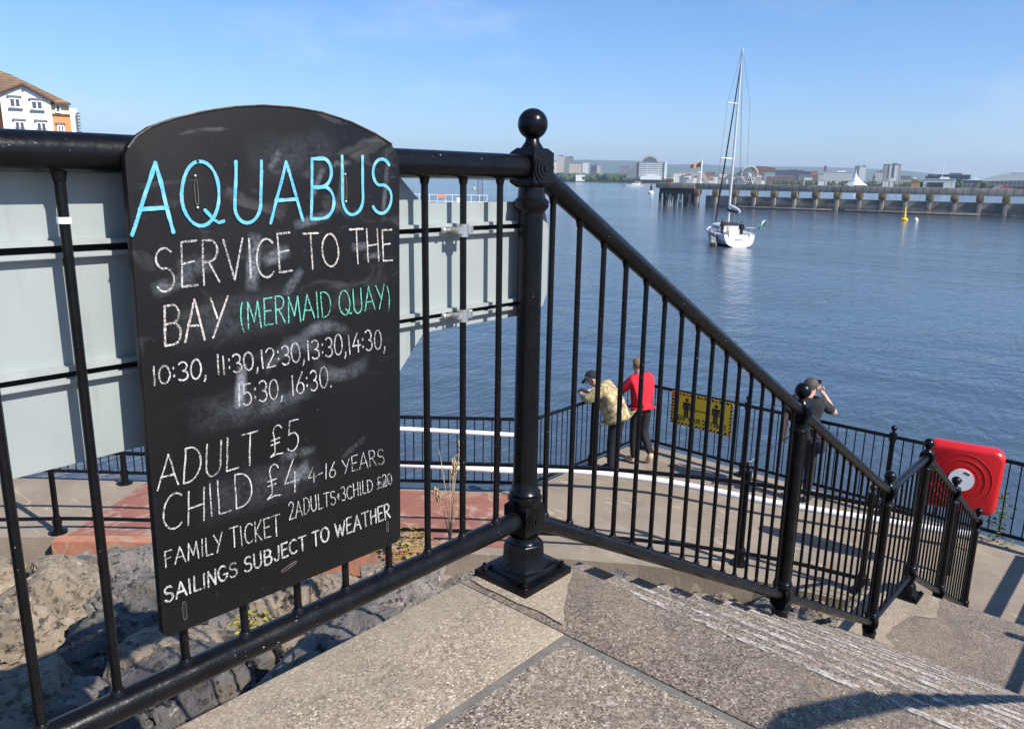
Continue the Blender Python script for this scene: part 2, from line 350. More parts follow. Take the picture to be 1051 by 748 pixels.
def boulder(loc, size, seed, m, label, sq=(1, 1, .8)):
    rnd = random.Random(seed); bm = bmesh.new(); bmesh.ops.create_icosphere(bm, subdivisions=5, radius=1)
    pl = [(Vector((rnd.gauss(0, 1), rnd.gauss(0, 1), rnd.gauss(0, 1))).normalized(), rnd.uniform(.48, .82)) for _ in range(15)] + [(Vector((rnd.uniform(-.3, .3), rnd.uniform(-.3, .3), 1)).normalized(), rnd.uniform(.55, .75))]
    off = Vector((seed*3.7, seed*1.3, 0)); ro = Matrix.Rotation(rnd.uniform(0, 6.28), 3, 'Z') @ Matrix.Rotation(rnd.uniform(-.35, .35), 3, 'X')
    for v in bm.verts:
        n = v.co.normalized(); r = 1.05; wn = (n + .045*noise.noise_vector(n*2.2+off)).normalized()
        for d, q in pl:
            c = wn.dot(d)
            if c > .05: r = min(r, q/c)
        st = noise.noise(n*2.6+off*1.7); r -= .10*max(0, 1-abs(st)/.06)                # cracks
        r += .03*noise.fractal(n*4+off, .9, 2, 5) + .014*noise.hetero_terrain(n*8+off, .7, 2, 5, .4)
        v.co = ro @ Vector((n.x*r*sq[0], n.y*r*sq[1], n.z*r*sq[2]))*size
    me = bpy.data.meshes.new('boulder'); bm.to_mesh(me); bm.free()
    for p in me.polygons: p.use_smooth = True
    me.set_sharp_from_angle(angle=math.radians(28)); me.materials.append(m)
    o = bpy.data.objects.new('boulder', me); COL.objects.link(o); o.location = loc
    return tag(o, label, 'boulder', 'boulders of the rock armour below the railing')
BL = 'rough grey brown boulder among the rock armour below the railing'
big = [((50, 632), .62, 1, 'large pitted brown boulder just below the red kerb at far left'), ((150, 622), .48, 0, 'grey boulder with a steep dark face beside the large pitted brown one'),
       ((8, 668), .42, 1, None), ((118, 672), .50, 2, None), ((30, 735), .40, 1, None), ((225, 640), .46, 0, None), ((185, 690), .36, 1, None), ((285, 618), .42, 1, None), ((345, 606), .38, 0, None),
       ((395, 590), .34, 1, None), ((85, 738), .26, 0, None), ((255, 672), .27, 2, None), ((310, 655), .25, 1, None), ((440, 585), .3, 0, None), ((130, 725), .27, 2, None), ((370, 628), .24, 2, None), ((195, 604), .36, 1, None), ((255, 606), .36, 0, None),
       ((735, 572), .27, 2, 'dark slab shaped boulder behind the stair railing near its first stair post'), ((905, 590), .16, 2, None), ((868, 597), .18, 2, None), ((835, 606), .18, 0, None), ((795, 590), .22, 1, None), ((640, 583), .22, 0, None), ((700, 590), .2, 1, None)]
placed = []
for i, ((x, y), sz, mi, lb) in enumerate(big):
    h = SLOPE.ray_cast(EYE, ray(x, y))[0]
    if h is None: continue
    p = h + Vector((0, 0, -.02*sz)); sz *= .86; placed.append((p, sz)); boulder(p, sz, 11+i, ROCKS[mi], lb or BL)
rnd = random.Random(5); cnt = 0
for tr in range(2600):
    s = rnd.uniform(1.2, 7.6); t = rnd.uniform(.04, .93); p = slope(s, t); L = (Vector(TOP[min(int(s), 8)])-Vector(BOT[min(int(s), 8)])).length
    r = rnd.uniform(.18, .55)*(1 if L > 5 else .55)
    if p.y - r*.8 < .08 and p.x < 4.5: p.y += r*.8
    if any((p-q).length < (r+k)*.80 for q, k in placed): continue
    placed.append((p, r)); boulder(p + Vector((0, 0, -.12*r)), r, 100+tr, ROCKS[rnd.choice((0, 0, 1, 1, 1, 2))], BL); cnt += 1
    if cnt > 95: break
for i in range(22):
    u = .35+3.1*i/21+rnd.uniform(-.05, .05); boulder(Vector((u, .24+rnd.uniform(-.03, .12), -.5391*u-.20+rnd.uniform(-.05, .03))), rnd.uniform(.09, .17), 4000+i, ROCKS[rnd.choice((0, 1, 1, 2))], 'small broken stone wedged beside the step ends under the stair railing')
# ------------------------------------------------------------------ iron railing of the landing and stairs
H = 1.15; HB = .182; SL = .5391
UB, UC, UD, UE, UF = 2.0236, 3.7177, 4.6389, 5.8151, 7.1459
def ground_z(u):
    if u <= 0: return 0
    if u <= UC: return -SL*u
    if u <= UD: return -SL*UC
    return -SL*UC - SL*(u-UD)
def rosette(mb, c, ax):
    for (r, w) in ((.038, .003), (.030, .006), (.020, .008), (.009, .011)):
        pts = [(math.cos(2*PI*k/20)*r, math.sin(2*PI*k/20)*r) for k in range(20)]
        for sgn in (-1, 1):
            q = [Vector((c[0]+(sgn*(.040+0) if ax == 0 else a), c[1]+(sgn*.040 if ax == 1 else a), c[2]+b)) for a, b in pts]
            d = Vector((sgn*w, 0, 0)) if ax == 0 else Vector((0, sgn*w, 0))
            n = 20; mb.add(q+[p+d for p in q], [tuple(range(n)), tuple(range(n, 2*n))]+[(i, (i+1) % n, n+(i+1) % n, n+i) for i in range(n)])
def chamfer_block(mb, c, s, h, ch=.012):
    cx, cy, cz = c; hs = s/2
    for z0, z1, a, b in ((cz-h/2, cz-h/2+ch, hs-ch, hs), (cz-h/2+ch, cz+h/2-ch, hs, hs), (cz+h/2-ch, cz+h/2, hs, hs-ch)):
        vs = []
        for z, q in ((z0, a), (z1, b)): vs += [(cx-q, cy-q, z), (cx+q, cy-q, z), (cx+q, cy+q, z), (cx-q, cy+q, z)]
        mb.add(vs, [(3, 2, 1, 0), (4, 5, 6, 7), (0, 1, 5, 4), (1, 2, 6, 5), (2, 3, 7, 6), (3, 0, 4, 7)])
def make_post(par, u, v, z, base=True, m=IRON, low=-.05):
    mb = MB(); sh = [(.040, .262), (.0385, .30), (.037, .7), (.036, 1.04)]
    mb.lathe((u, v, z), [(.036, .0), (.043, .105), (.047, .115), (.040, .125), (.04, .13)], 28)
    mb.lathe((u, v, z), [(.030, .13), (.044, .232), (.049, .240), (.049, .248), (.042, .253), (.045, .262), (.037, .272), (.0345, .30), (.0325, .7), (.032, 1.035), (.042, 1.045), (.046, 1.052), (.046, 1.064), (.036, 1.074), (.034, 1.10)], 28)
    chamfer_block(mb, (u, v, z+HB), .082, .104); chamfer_block(mb, (u, v, z+H-.002), .080, .098)
    rosette(mb, (u, v, z+H-.002), 1); rosette(mb, (u, v, z+HB), 1)
    p = mb.build('post', m, par)
    f = MB().lathe((u, v, z+1.19), [(.034, 0), (.026, .012), (.019, .022), (.017, .030), (.022, .036)] + [(.0385*math.sin(a), .066-.0385*math.cos(a)) for a in [PI*(.2+.78*i/12) for i in range(13)]], 28).build('ball_finial', m, p)
    if base:
        b = MB(); b.box((u, v, z+.012), (.205, .195, .024)).box((u, v, z+.031), (.15, .145, .014), taper=.93)
        b.lathe((u, v, z+.038), [(.072, 0), (.060, .018), (.058, .06), (.055, .072), (.04, .08)], 8)
        bp = b.build('base_plate', m, p, bevel=.003)
        for sx, sy in ((-1, -1), (1, -1), (1, 1), (-1, 1)):
            q = MB().lathe((u+sx*.082, v+sy*.077, z+.024), [(.011, 0), (.011, .008), (.006, .009), (.006, .018), (.002, .02)], 8).build('bolt', m, bp)
    else:
        MB().lathe((u, v, z), [(.05, low), (.05, .03), (.042, .06), (.036, .1)], 12).build('base_sleeve', m, p)
    return p
rail = empty('iron_railing', (0, 0, 0), 0, 'glossy black iron railing with ball topped posts, level behind the chalkboard then descending the stairs', 'railing')
make_post(rail, 0, 0, 0)
for u, b in ((UB, False), (UC, False), (UD, True), (UE, False), (UF, False)): make_post(rail, u, 0, ground_z(u), b)
make_post(rail, -2.35, 0, 0)
def rails(par, segs, v, m):
    for (u0, u1) in segs:
        for h, r, nm in ((H, .0305 if u0 < 0 else .028, 'top_rail'), (HB, .0275 if u0 < 0 else .0245, 'bottom_rail')):
            n = 40; a = Vector((u0, v, ground_z(u0)+h)); b = Vector((u1, v, ground_z(u1)+h)); t = (b-a).normalized()
            MB().tube([a.lerp(b, i/n) for i in range(n+1)], r, 20).build(nm, m, par)
rails(rail, [(-2.35, 0), (0, UB), (UB, UC), (UC, UD), (UD, UE), (UE, UF)], 0, IRON_W)
def balus(par, us, v, m, r=.0082):
    for u in us:
        z = ground_z(u); rn = random.Random(int(u*999)); j = rn.uniform(-.0015, .0015)
        mb = MB().tube([(u, v, z+HB+.015), (u+j, v, z+.6), (u, v, z+H-.02)], r, 10)
        mb.lathe((u, v, z+HB+.022), [(.0145, 0), (.0125, .009), (.0095, .014)], 10)
        mb.lathe((u, v, z+H-.044), [(.0094, 0), (.0112, .010), (.0135, .018)], 10)
        mb.build('baluster', m, par)
left = [-.120-.1253*i for i in range(18)]
left = [-.120, -.248, -.370, -.495, -.62, -.745, -.87, -.995, -1.122, -1.247, -1.37, -1.495, -1.62, -1.745, -1.87, -1.995, -2.12, -2.24]
def spread(a, b, n): return [a+(b-a)*(i+.75)/(n+.5) for i in range(n)]
us = left + spread(0, UB, 16) + spread(UB, UC, 13) + spread(UC, UD, 7) + spread(UD, UE, 9) + spread(UE, UF, 10)
balus(rail, us, 0, IRON_W)
MB().lathe((-1.122, 0, 1.042), [(.0108, 0), (.0108, .010)], 12).build('white_tape', WHITE, rail)
# black plates let into the step ends under the railing
PLATE = m_iron('black_plate_paint', (.01, .01, .012), .5, .62)
for k in range(0, 7):
    u = .14+GO*k; z = -RISE*k+(.0065 if k == 0 else .0045)
    o = MB().add([(u-.075, -.03, z), (u-.005, -.045, z), (u-.002, .04, z), (u-.07, .055, z)], [(0, 1, 2, 3)]).build('edge_plate', PLATE, smooth=False); tag(o, kind='structure')
# the railing on the other side of the stairs (outside the frame, it throws its shadow on the steps)
VR = -2.15
def side_railing():
    r = empty('side_railing', (0, VR, 0), 0, 'matching black railing on the near side of the stairs, throwing the shadow on the steps', 'railing')
    for u in (-.25, UB, UC, UD, UF): make_post(r, u, 0, ground_z(u), u in (-.25, UD))
    rails(r, [(-.25, 0), (0, UB), (UB, UC), (UC, UD), (UD, UF)], 0, IRON_W)
    return r
side_railing()
gr_ = empty('shadow_bars', (7.4, -1.55, QZ), 0, 'unseen two bar black rail added at the stair foot to shade the quay', 'railing')  # out of view, added to throw two shadow bands on the quay
for h in (1.18, .92): MB().tube([(0, 0, h), (2.0, 0, h)], .055, 14).build('bar', IRON_F, gr_)
for x in (0, 2.0): MB().tube([(x, 0, 0), (x, 0, 1.22)], .045, 12).build('post', IRON_F, gr_)
# ------------------------------------------------------------------ chalkboard
BV = -.047
def m_board():
    k = NB('blackboard_paint')
    c = k.ramp(k.noise(3.2, 6, .6), [(.3, (.0045, .0044, .0052)), (.7, (.0085, .0082, .0090))])
    mp = k.n('ShaderNodeMapping'); mp.inputs['Rotation'].default_value = (0, .5, 0); mp.inputs['Scale'].default_value = (1, 1, 2.6); k.link(k.co, mp.inputs[0])
    sm = k.ramp(k.noise(6.5, 6, .62, mp.outputs[0], .9), [(.56, 0), (.80, 1)])
    zc = k.axis(2); band = k.ramp(zc, [(.40, 0), (.52, .35), (.78, .8), (.98, 1), (1.12, .3)])
    x = k.n('ShaderNodeMath', operation='MULTIPLY'); k.link(sm, x.inputs[0]); k.link(band, x.inputs[1])
    c = k.mix(k.math('MULTIPLY', x.outputs[0], .42), c, (.24, .24, .25))
    g = k.ramp(k.noise(70, 4), [(.66, 0), (.74, .25)]); c = k.mix(g, c, (.1, .1, .1))
    k.col(c).rough(k.ramp(k.noise(5, 5), [(.3, .42), (.7, .6)])); k.bump(k.noise(40, 5), .12, .002); k.b.inputs['Specular IOR Level'].default_value = .22; return k.m
BOARD = m_board(); BEDGE = plain('worn_and_lit_edge', (.10, .085, .07), .8, scale=40, var=.6); SLOT = plain('recess_shade_black', (.002, .002, .002), .9)  # edge colour: worn rim and painted lit slot edges; black: shade in recesses
board = empty('chalkboard', (-.77, BV, .3), 0, 'tall black chalkboard with rounded top and chalked boat fares, hung on the iron railing', 'chalkboard')
def rel(o): return -Vector(o.location)
def brd(px, py):
    p = at(px, py, 1, BV); return p.x, p.z
uL0, zL0 = brd(165, 648); uR0, zR0 = brd(412, 556)
outl = [(-1.052, .314), (-1.043, .305), (-.506, .300), (-.496, .309), (-.481, 1.160)]
arc = [brd(x, y) for x, y in ((402, 148), (385, 137), (360, 125), (330, 115), (300, 110), (270, 108), (240, 109.5), (210, 114), (180, 121), (155, 130), (140, 140), (131, 152))]
outl += arc + [(-1.040, 1.146)]
bo = MB().prism([(a+.77, b-.3) for a, b in outl], .018, (0, 2, 1), 0.0).build('board', BOARD, board, bevel=.0025)
ed = MB(); pts = [(a+.77, -.0012, b-.3) for a, b in arc]; ed.tube(pts, .0014, 6); ed.build('worn_rim', BEDGE, bo)
for i, (x, y, w_, h_, rot) in enumerate(((201, 197, .006, .042, 0), (354, 193, .006, .042, 0), (189, 626, .007, .036, 0), (397, 540, .006, .024, 0), (296, 581, .036, .006, .25))):
    u, z = brd(x, y); q = MB(); n = 14
    o_ = [((w_/2 if abs(math.cos(2*PI*k/n)) > .01 else 0)*0 + math.copysign(min(abs(math.cos(2*PI*k/n))*1.2, 1), math.cos(2*PI*k/n))*w_/2, math.copysign(min(abs(math.sin(2*PI*k/n))*1.2, 1), math.sin(2*PI*k/n))*h_/2) for k in range(n)]
    c_, s_ = math.cos(rot), math.sin(rot)
    q.prism([(u+.77+a*c_-b*s_, z-.3+a*s_+b*c_) for a, b in o_], .0022, (0, 2, 1), -.0016); sl_ = q.build('slot', SLOT, bo); MB().tube([(u+.77+a*c_-b*s_, -.0018, z-.3+a*s_+b*c_) for a, b in o_+o_[:1]], .0008, 5, cap=False).build('slot_lit_edge', BEDGE, sl_)  # thin paler ring paints the light catching the slot edges
    if i < 2:
        for e in (-1, 1): MB().ball((u+.77, -.002, z-.3+e*h_*.62), .0028, 8, 6).build('screw', STEEL, bo)
# single stroke hand lettering, glyph box 1 high
def arcp(cx, cy, rx, ry, a0, a1, n=14): return [(cx+rx*math.cos(math.radians(a0+(a1-a0)*i/n)), cy+ry*math.sin(math.radians(a0+(a1-a0)*i/n))) for i in range(n+1)]
G = {
 'A': (.72, [[(0, 0), (.36, 1), (.72, 0)], [(.12, .36), (.60, .36)]]),
 'B': (.60, [[(.04, 0), (.04, 1)], [(.04, 1), (.28, 1)] + arcp(.28, .77, .24, .23, 90, -90)[1:] + [(.04, .54)], [(.04, .54), (.32, .54)] + arcp(.32, .27, .27, .27, 90, -90)[1:] + [(.04, 0)]]),
 'C': (.62, [arcp(.36, .5, .36, .5, 50, 310, 20)]),
 'D': (.66, [[(.05, 0), (.05, 1)], [(.05, 1), (.2, 1)] + arcp(.2, .5, .44, .5, 90, -90, 18)[1:] + [(.05, 0)]]),
 'E': (.52, [[(.52, 1), (.05, 1), (.05, 0), (.52, 0)], [(.05, .52), (.44, .54)]]),
 'F': (.5, [[(.5, 1), (.05, 1), (.05, 0)], [(.05, .54), (.42, .54)]]),
 'G': (.66, [arcp(.36, .5, .34, .5, 50, 350, 20) + [(.42, .42)]]),
 'H': (.62, [[(.05, 0), (.05, 1)], [(.58, 0), (.58, 1)], [(.05, .5), (.58, .52)]]),
 'I': (.16, [[(.08, 0), (.08, 1)]]),
 'J': (.5, [[(.42, 1), (.42, .25)] + arcp(.24, .22, .18, .22, 0, -170, 10)]),
 'K': (.58, [[(.05, 0), (.05, 1)], [(.54, 1), (.06, .45), (.56, 0)]]),
 'L': (.48, [[(.05, 1), (.05, 0), (.48, 0)]]),
 'M': (.78, [[(.03, 0), (.12, 1), (.40, .25), (.66, 1), (.76, 0)]]),
 'N': (.64, [[(.05, 0), (.05, 1), (.58, 0), (.58, 1)]]),
 'O': (.74, [arcp(.37, .5, .36, .5, 95, 455, 26)]),
 'P': (.56, [[(.05, 0), (.05, 1), (.26, 1)] + arcp(.26, .74, .26, .26, 90, -90)[1:] + [(.05, .48)]]),
 'Q': (.80, [arcp(.37, .5, .36, .5, 95, 455, 26), [(.44, .24), (.52, .16), (.60, .08), (.70, .03), (.80, .05)]]),
 'R': (.60, [[(.05, 0), (.05, 1), (.28, 1)] + arcp(.28, .76, .25, .24, 90, -90)[1:] + [(.06, .50)], [(.24, .5), (.58, 0)]]),
 'S': (.58, [arcp(.3, .76, .25, .24, 35, 250, 14) + arcp(.28, .27, .28, .27, 80, -150, 16)]),
 'T': (.64, [[(0, 1), (.64, 1)], [(.32, 1), (.32, 0)]]),
 'U': (.66, [[(.05, 1), (.05, .3)] + arcp(.32, .3, .27, .3, 180, 360, 14) + [(.59, 1)], ]),
 'V': (.66, [[(0, 1), (.33, 0), (.66, 1)]]),
 'W': (.92, [[(0, 1), (.24, 0), (.46, .8), (.68, 0), (.92, 1)]]),
 'Y': (.6, [[(0, 1), (.3, .48)], [(.62, 1), (.18, 0)]]),
 '0': (.56, [arcp(.28, .5, .27, .5, 95, 455, 22)]), '1': (.2, [[(.1, 0), (.1, 1)]]),
 '2': (.56, [arcp(.27, .73, .25, .27, 160, -20, 12) + [(.03, .0), (.56, .02)]]),
 '3': (.52, [arcp(.24, .75, .23, .25, 140, -85, 12) + arcp(.24, .26, .26, .26, 85, -140, 12)]),
 '4': (.58, [[(.36, 1), (0, .34), (.58, .34)], [(.42, .62), (.42, 0)]]),
 '5': (.54, [[(.5, 1), (.12, 1), (.08, .56)] + arcp(.25, .30, .27, .31, 100, -140, 14)]),
 '6': (.52, [[(.42, 1), (.12, .5)] + arcp(.27, .25, .24, .26, 150, -210, 18)]),
 '£': (.56, [arcp(.34, .80, .18, .20, 20, 180, 8) + [(.22, .4), (.2, .12), (.02, .0), (.3, .05), (.54, .02)], [(.06, .52), (.42, .55)], [(.05, .38), (.40, .41)]]),
 '(': (.26, [arcp(.34, .46, .28, .66, 125, 235, 12)]), ')': (.26, [arcp(-.08, .46, .28, .66, 55, -55, 12)]),
 ':': (.16, [[(.08, .66), (.085, .72)], [(.08, .26), (.085, .32)]]), ',': (.2, [[(.12, .08), (.1, -.08), (.04, -.2)]]), '.': (.16, [[(.08, .0), (.085, .05)]]),
 '-': (.36, [[(.02, .46), (.34, .5)]]), '+': (.36, [[(.02, .42), (.34, .44)], [(.18, .62), (.18, .24)]]), ' ': (.34, [])}
def smooth_pl(pl, step=.05):
    out = []
    for i in range(len(pl)-1):
        a, b = Vector(pl[i]), Vector(pl[i+1]); n = max(1, int((b-a).length/step))
        out += [a.lerp(b, j/n) for j in range(n)]
    return out + [Vector(pl[-1])]
def split_corners(pts, ang=50):
    out = []; cur = [pts[0]]
    for i in range(1, len(pts)-1):
        cur.append(pts[i]); a = pts[i]-pts[i-1]; b = pts[i+1]-pts[i]
        if a.length > 1e-9 and b.length > 1e-9 and a.angle(b) > math.radians(ang): out.append(cur); cur = [pts[i]]
    cur.append(pts[-1]); out.append(cur); return out
def ribbon(mb, pts, w_, lift, rn, caps=True):
    n = len(pts); vs = []; s0 = rn.uniform(0, 99); pts = list(pts); ks = [1.0]*n
    if caps:
        for e in (0, -1):
            d = (pts[e]-pts[1 if e == 0 else -2]); d = d.normalized() if d.length > 1e-9 else Vector((1, 0))
            ext = [(pts[e]+d*w_*.30, .80), (pts[e]+d*w_*.48, .34)]
            if e == 0: pts = [p for p, _ in ext[::-1]]+pts; ks = [k for _, k in ext[::-1]]+ks
            else: pts = pts+[p for p, _ in ext]; ks = ks+[k for _, k in ext]
    n = len(pts)
    for i, p in enumerate(pts):
        a = pts[max(i-1, 0)]; b = pts[min(i+1, n-1)]; t = (b-a); t = t.normalized() if t.length > 1e-9 else Vector((1, 0)); q = Vector((-t.y, t.x))
        ww = w_*.5*ks[i]*(1+.38*noise.noise((s0+i*.30, 0, 0)))
        for e in (-1, 1): v = p+q*ww*e; vs.append((v.x, lift, v.y))
    mb.add(vs, [(2*i, 2*i+1, 2*i+3, 2*i+2) for i in range(n-1)])
def lettering(text, corners, width, m, par, name, seed=0, gap=.17, org=(-.77, .3), brd_=brd, lift=-.0022, wob=.02, ax=None):
    bl, br, tr, tl = [Vector(brd_(*c)) for c in corners]; rn = random.Random(seed); mb = MB()
    tot = 0; pos = []
    for ch in text: pos.append(tot); tot += G[ch][0] + (gap if ch != ' ' else .06)
    tot -= gap
    for ch, x0 in zip(text, pos):
        dy = rn.uniform(-.04, .04); sl = rn.uniform(-.04, .05); sc = rn.uniform(.95, 1.05)
        for pl in G[ch][1]:
            pts = []
            for p in smooth_pl(pl):
                x = (x0 + p.x + sl*p.y + wob*noise.noise((p.x*2+x0, p.y*2, seed)))/tot; y = p.y*sc + dy + wob*noise.noise((p.x*2, p.y*2+x0, seed+9))
                a = bl.lerp(br, x); b = tl.lerp(tr, x); q = a + (b-a)*y; pts.append(Vector((q.x-org[0], q.y-org[1])))
            for sub in split_corners(pts): lift_ = lift - rn.uniform(0, .0005); ribbon(mb, sub, width*rn.uniform(.88, 1.1), lift_, rn)
    return mb.build(name, m, par, smooth=False)
def m_chalk(name, c, thr=.40, sc=330, hi=None):
    k = NB(name); k.col(k.mix(k.ramp(k.noise(70, 3), [(.45, 0), (.75, .7)]), c, hi or tuple(x*.72 for x in c))).rough(.95)
    a = k.ramp(k.math('ADD', k.math('ADD', k.math('MULTIPLY', k.noise(sc, 2), .55), k.math('MULTIPLY', k.noise(30, 3), .25)), k.math('MULTIPLY', k.noise(8, 3), .2)), [(thr, .12), (thr+.14, .95)])
    k.link(a, k.b.inputs['Alpha']); k.b.inputs['Specular IOR Level'].default_value = .1; return k.m
CW = m_chalk('white_chalk', (.53, .52, .515), .42); CWT = m_chalk('thin_white_chalk', (.74, .73, .72), .46); CB = m_chalk('blue_chalk_paint', (.11, .42, .66), .33, 330, (.36, .58, .70)); CG = m_chalk('green_chalk', (.16, .52, .41), .40); CS = m_chalk('smudged_chalk', (.62, .6, .62), .47)
CP = m_chalk('cream_chalk', (.60, .54, .50), .42)
LN = [
 ('AQUABUS', ((135, 239), (402, 217), (400, 162), (135, 168)), .0125, CB, .16),
 ('SERVICE', ((160, 300), (299, 279), (297, 240), (158, 254)), .0062, CW, .16), ('TO THE', ((313, 276), (402, 267), (401, 235), (311, 240)), .0060, CP, .14),
 ('BAY', ((168, 355), (229, 347), (231, 306), (167, 315)), .0068, CP, .14), ('(MERMAID QUAY)', ((246, 338), (400, 316), (399, 292), (244, 311)), .0046, CG, .14),
 ('10:30, 11:30,12:30,13:30,14:30,', ((156, 395), (395, 357), (394, 337), (155, 376)), .0052, CW, .12),
 ('15:30, 16:30.', ((243, 417), (340, 396), (339, 376), (242, 395)), .0052, CW, .13),
 ('ADULT £5', ((161, 504), (306, 461), (305, 431), (162, 468)), .0050, CW, .15),
 ('CHILD £4', ((167, 545), (306, 502), (305, 470), (166, 510)), .0050, CW, .15), ('4-16 YEARS', ((316, 495), (394, 475), (393, 459), (316, 480)), .0040, CW, .16),
 ('FAMILY TICKET', ((169, 581), (287, 548), (286, 527), (168, 565)), .0042, CW, .17), ('2ADULTS+3CHILD £20', ((296, 533), (402, 496), (401, 485), (295, 516)), .0038, CW, .16),
 ('SAILINGS SUBJECT TO WEATHER', ((169, 618), (400, 530), (399, 516), (168, 603)), .0064, CW, .18)]
for i, (t, c, wd, m, g) in enumerate(LN): lettering(t, c, wd*(.58 if i else .50), m, board, 'chalk_lettering', i*3+1, g)
# chalk smears where words were rubbed out: soft edged dust lying on the board
rn = random.Random(3); sv, sf, fade = [], [], []
def smear(x, y, dx, dy, w_, amt, bend=0):
    a = Vector(brd(x, y)); b = Vector(brd(x+dx, y+dy)); d = b-a; q = Vector((-d.y, d.x)).normalized(); n0 = len(sv); N, M = 16, 8; lf = -.0008-.00004*len(fade)/153-.0001*rn.random()
    for i in range(N+1):
        t = i/N; c = a+d*t+q*bend*math.sin(t*PI)*d.length
        for j in range(M+1):
            e = 2*j/M-1; p = c+q*e*w_*(1+.3*noise.noise((t*3, x, y))); sv.append((p.x+.77, lf, p.y-.3)); fade.append(amt*max(0, math.sin(PI*t))**.7*max(0, 1-e*e)**1.2)
    for i in range(N):
        for j in range(M): k = n0+i*(M+1)+j; sf.append((k, k+1, k+M+2, k+M+1))
for q_ in ((262, 238, -4, 62, .016, .9), (268, 270, 30, -14, .014, .7), (155, 300, 45, -18, .016, .5), (360, 254, 20, -2, .010, .6), (245, 420, 4, -48, .013, 1.0), (300, 352, 60, -12, .016, .35, .15), (320, 372, 60, -4, .02, .3, -.2), (270, 380, 60, -22, .02, .35, .2), (265, 420, 60, -22, .016, .28), (296, 492, 22, -12, .022, .65), (285, 470, 40, -10, .012, .4), (180, 275, 40, -6, .02, .3), (300, 232, 40, -12, .012, .55), (318, 205, 14, -34, .008, .5), (392, 230, 6, -70, .008, .35), (345, 222, 8, -60, .007, .3), (275, 175, 12, -20, .008, .5), (335, 170, 26, -4, .007, .4), (190, 430, 120, -25, .04, .16), (200, 520, 130, -40, .05, .14), (250, 165, 100, -10, .05, .12), (170, 340, 150, -30, .05, .14), (290, 305, 20, -30, .012, .5), (350, 470, 25, -22, .008, .3), (390, 498, 10, -6, .01, .4), (372, 264, 20, -3, .008, .4)): smear(*q_)
me = bpy.data.meshes.new('chalk_smears'); me.from_pydata(sv, [], sf); at_ = me.color_attributes.new('fade', 'FLOAT_COLOR', 'POINT')
for i, f_ in enumerate(fade): at_.data[i].color = (f_, f_, f_, 1)
k = NB('chalk_smear'); k.col((.42, .45, .52)).rough(.95); an = k.n('ShaderNodeAttribute'); an.attribute_name = 'fade'
k.link(k.math('MULTIPLY', an.outputs['Fac'], k.ramp(k.math('ADD', k.math('MULTIPLY', k.noise(140, 3), .45), k.math('MULTIPLY', k.noise(24, 4, .6), .55)), [(.36, 0), (.72, .8)])), k.b.inputs['Alpha'])
me.materials.append(k.m); sm_o = bpy.data.objects.new('chalk_smears', me); COL.objects.link(sm_o); sm_o.parent = bo
# ------------------------------------------------------------------ grey sign seen from behind, clamped to the railing
PV = .045
sign = empty('metal_sign', (-1.0, PV, .6), 0, 'grey sheet metal sign seen from behind, strapped to the outside of the railing', 'sign')
so_ = [(-2.3, .62), (-1.0, .640), (-.62, .638), (-.44, .655), (-.336, .757), (.06, .757), (.095, .775), (.108, .81), (.108, .985), (.092, 1.035), (.055, 1.062), (-.338, 1.062), (-.405, 1.122), (-.405, 1.135), (-2.3, 1.135)]
so_ = [(-2.3, .62), (-1.0, .640), (-.62, .638), (-.44, .645), (-.336, .757), (.075, .757), (.115, .775), (.130, .81), (.130, .985), (.113, 1.035), (.072, 1.062), (-.338, 1.062), (-.40, 1.118), (-.43, 1.128), (-2.3, 1.128)]
panel = MB().prism([(a+1.0, b-.6) for a, b in so_], .004, (0, 2, 1), .0).build('sheet', GALV, sign, smooth=False)
for z in (1.0, .795):
    x0, x1 = -2.28, .0; cxm = (x0+x1)/2+1.0
    b = MB(); b.box((cxm, -.009, z+.0125-.6), (x1-x0, .016, .003)).box((cxm, -.009, z-.0125-.6), (x1-x0, .016, .003)).box((cxm, -.002, z-.6), (x1-x0, .003, .024))
    for s_ in (1, -1): b.box((cxm, -.0165, z+s_*.0095-.6), (x1-x0, .002, .007))
    b.build('channel_rail', GALV_D, sign, smooth=False)
    gp = MB().box((cxm, -.0036, z-.6), (x1-x0, .0006, .012)).build('channel_shade', SLOT, sign, smooth=False)  # black strip paints the shade inside the channel
for z in (1.0, .795):
    for u in (-.248, -1.37):
        b = MB(); b.box((u+1.0, -.052, z-.6), (.05, .004, .016)).box((u+1.0-.022, -.036, z-.6), (.005, .036, .014)).box((u+1.0+.022, -.036, z-.6), (.005, .036, .014))
        b.tube([(u+1.0-.045, -.026, z-.6), (u+1.0+.045, -.026, z-.6)], .005, 8).ball((u+1-.045, -.026, z-.6), .008, 8, 6).ball((u+1+.045, -.026, z-.6), .007, 8, 6)
        b.lathe((u+1.0, -.045, z-.616), [(.0135, 0), (.0135, .03)], 12)
        b.build('clamp', STEEL, sign)
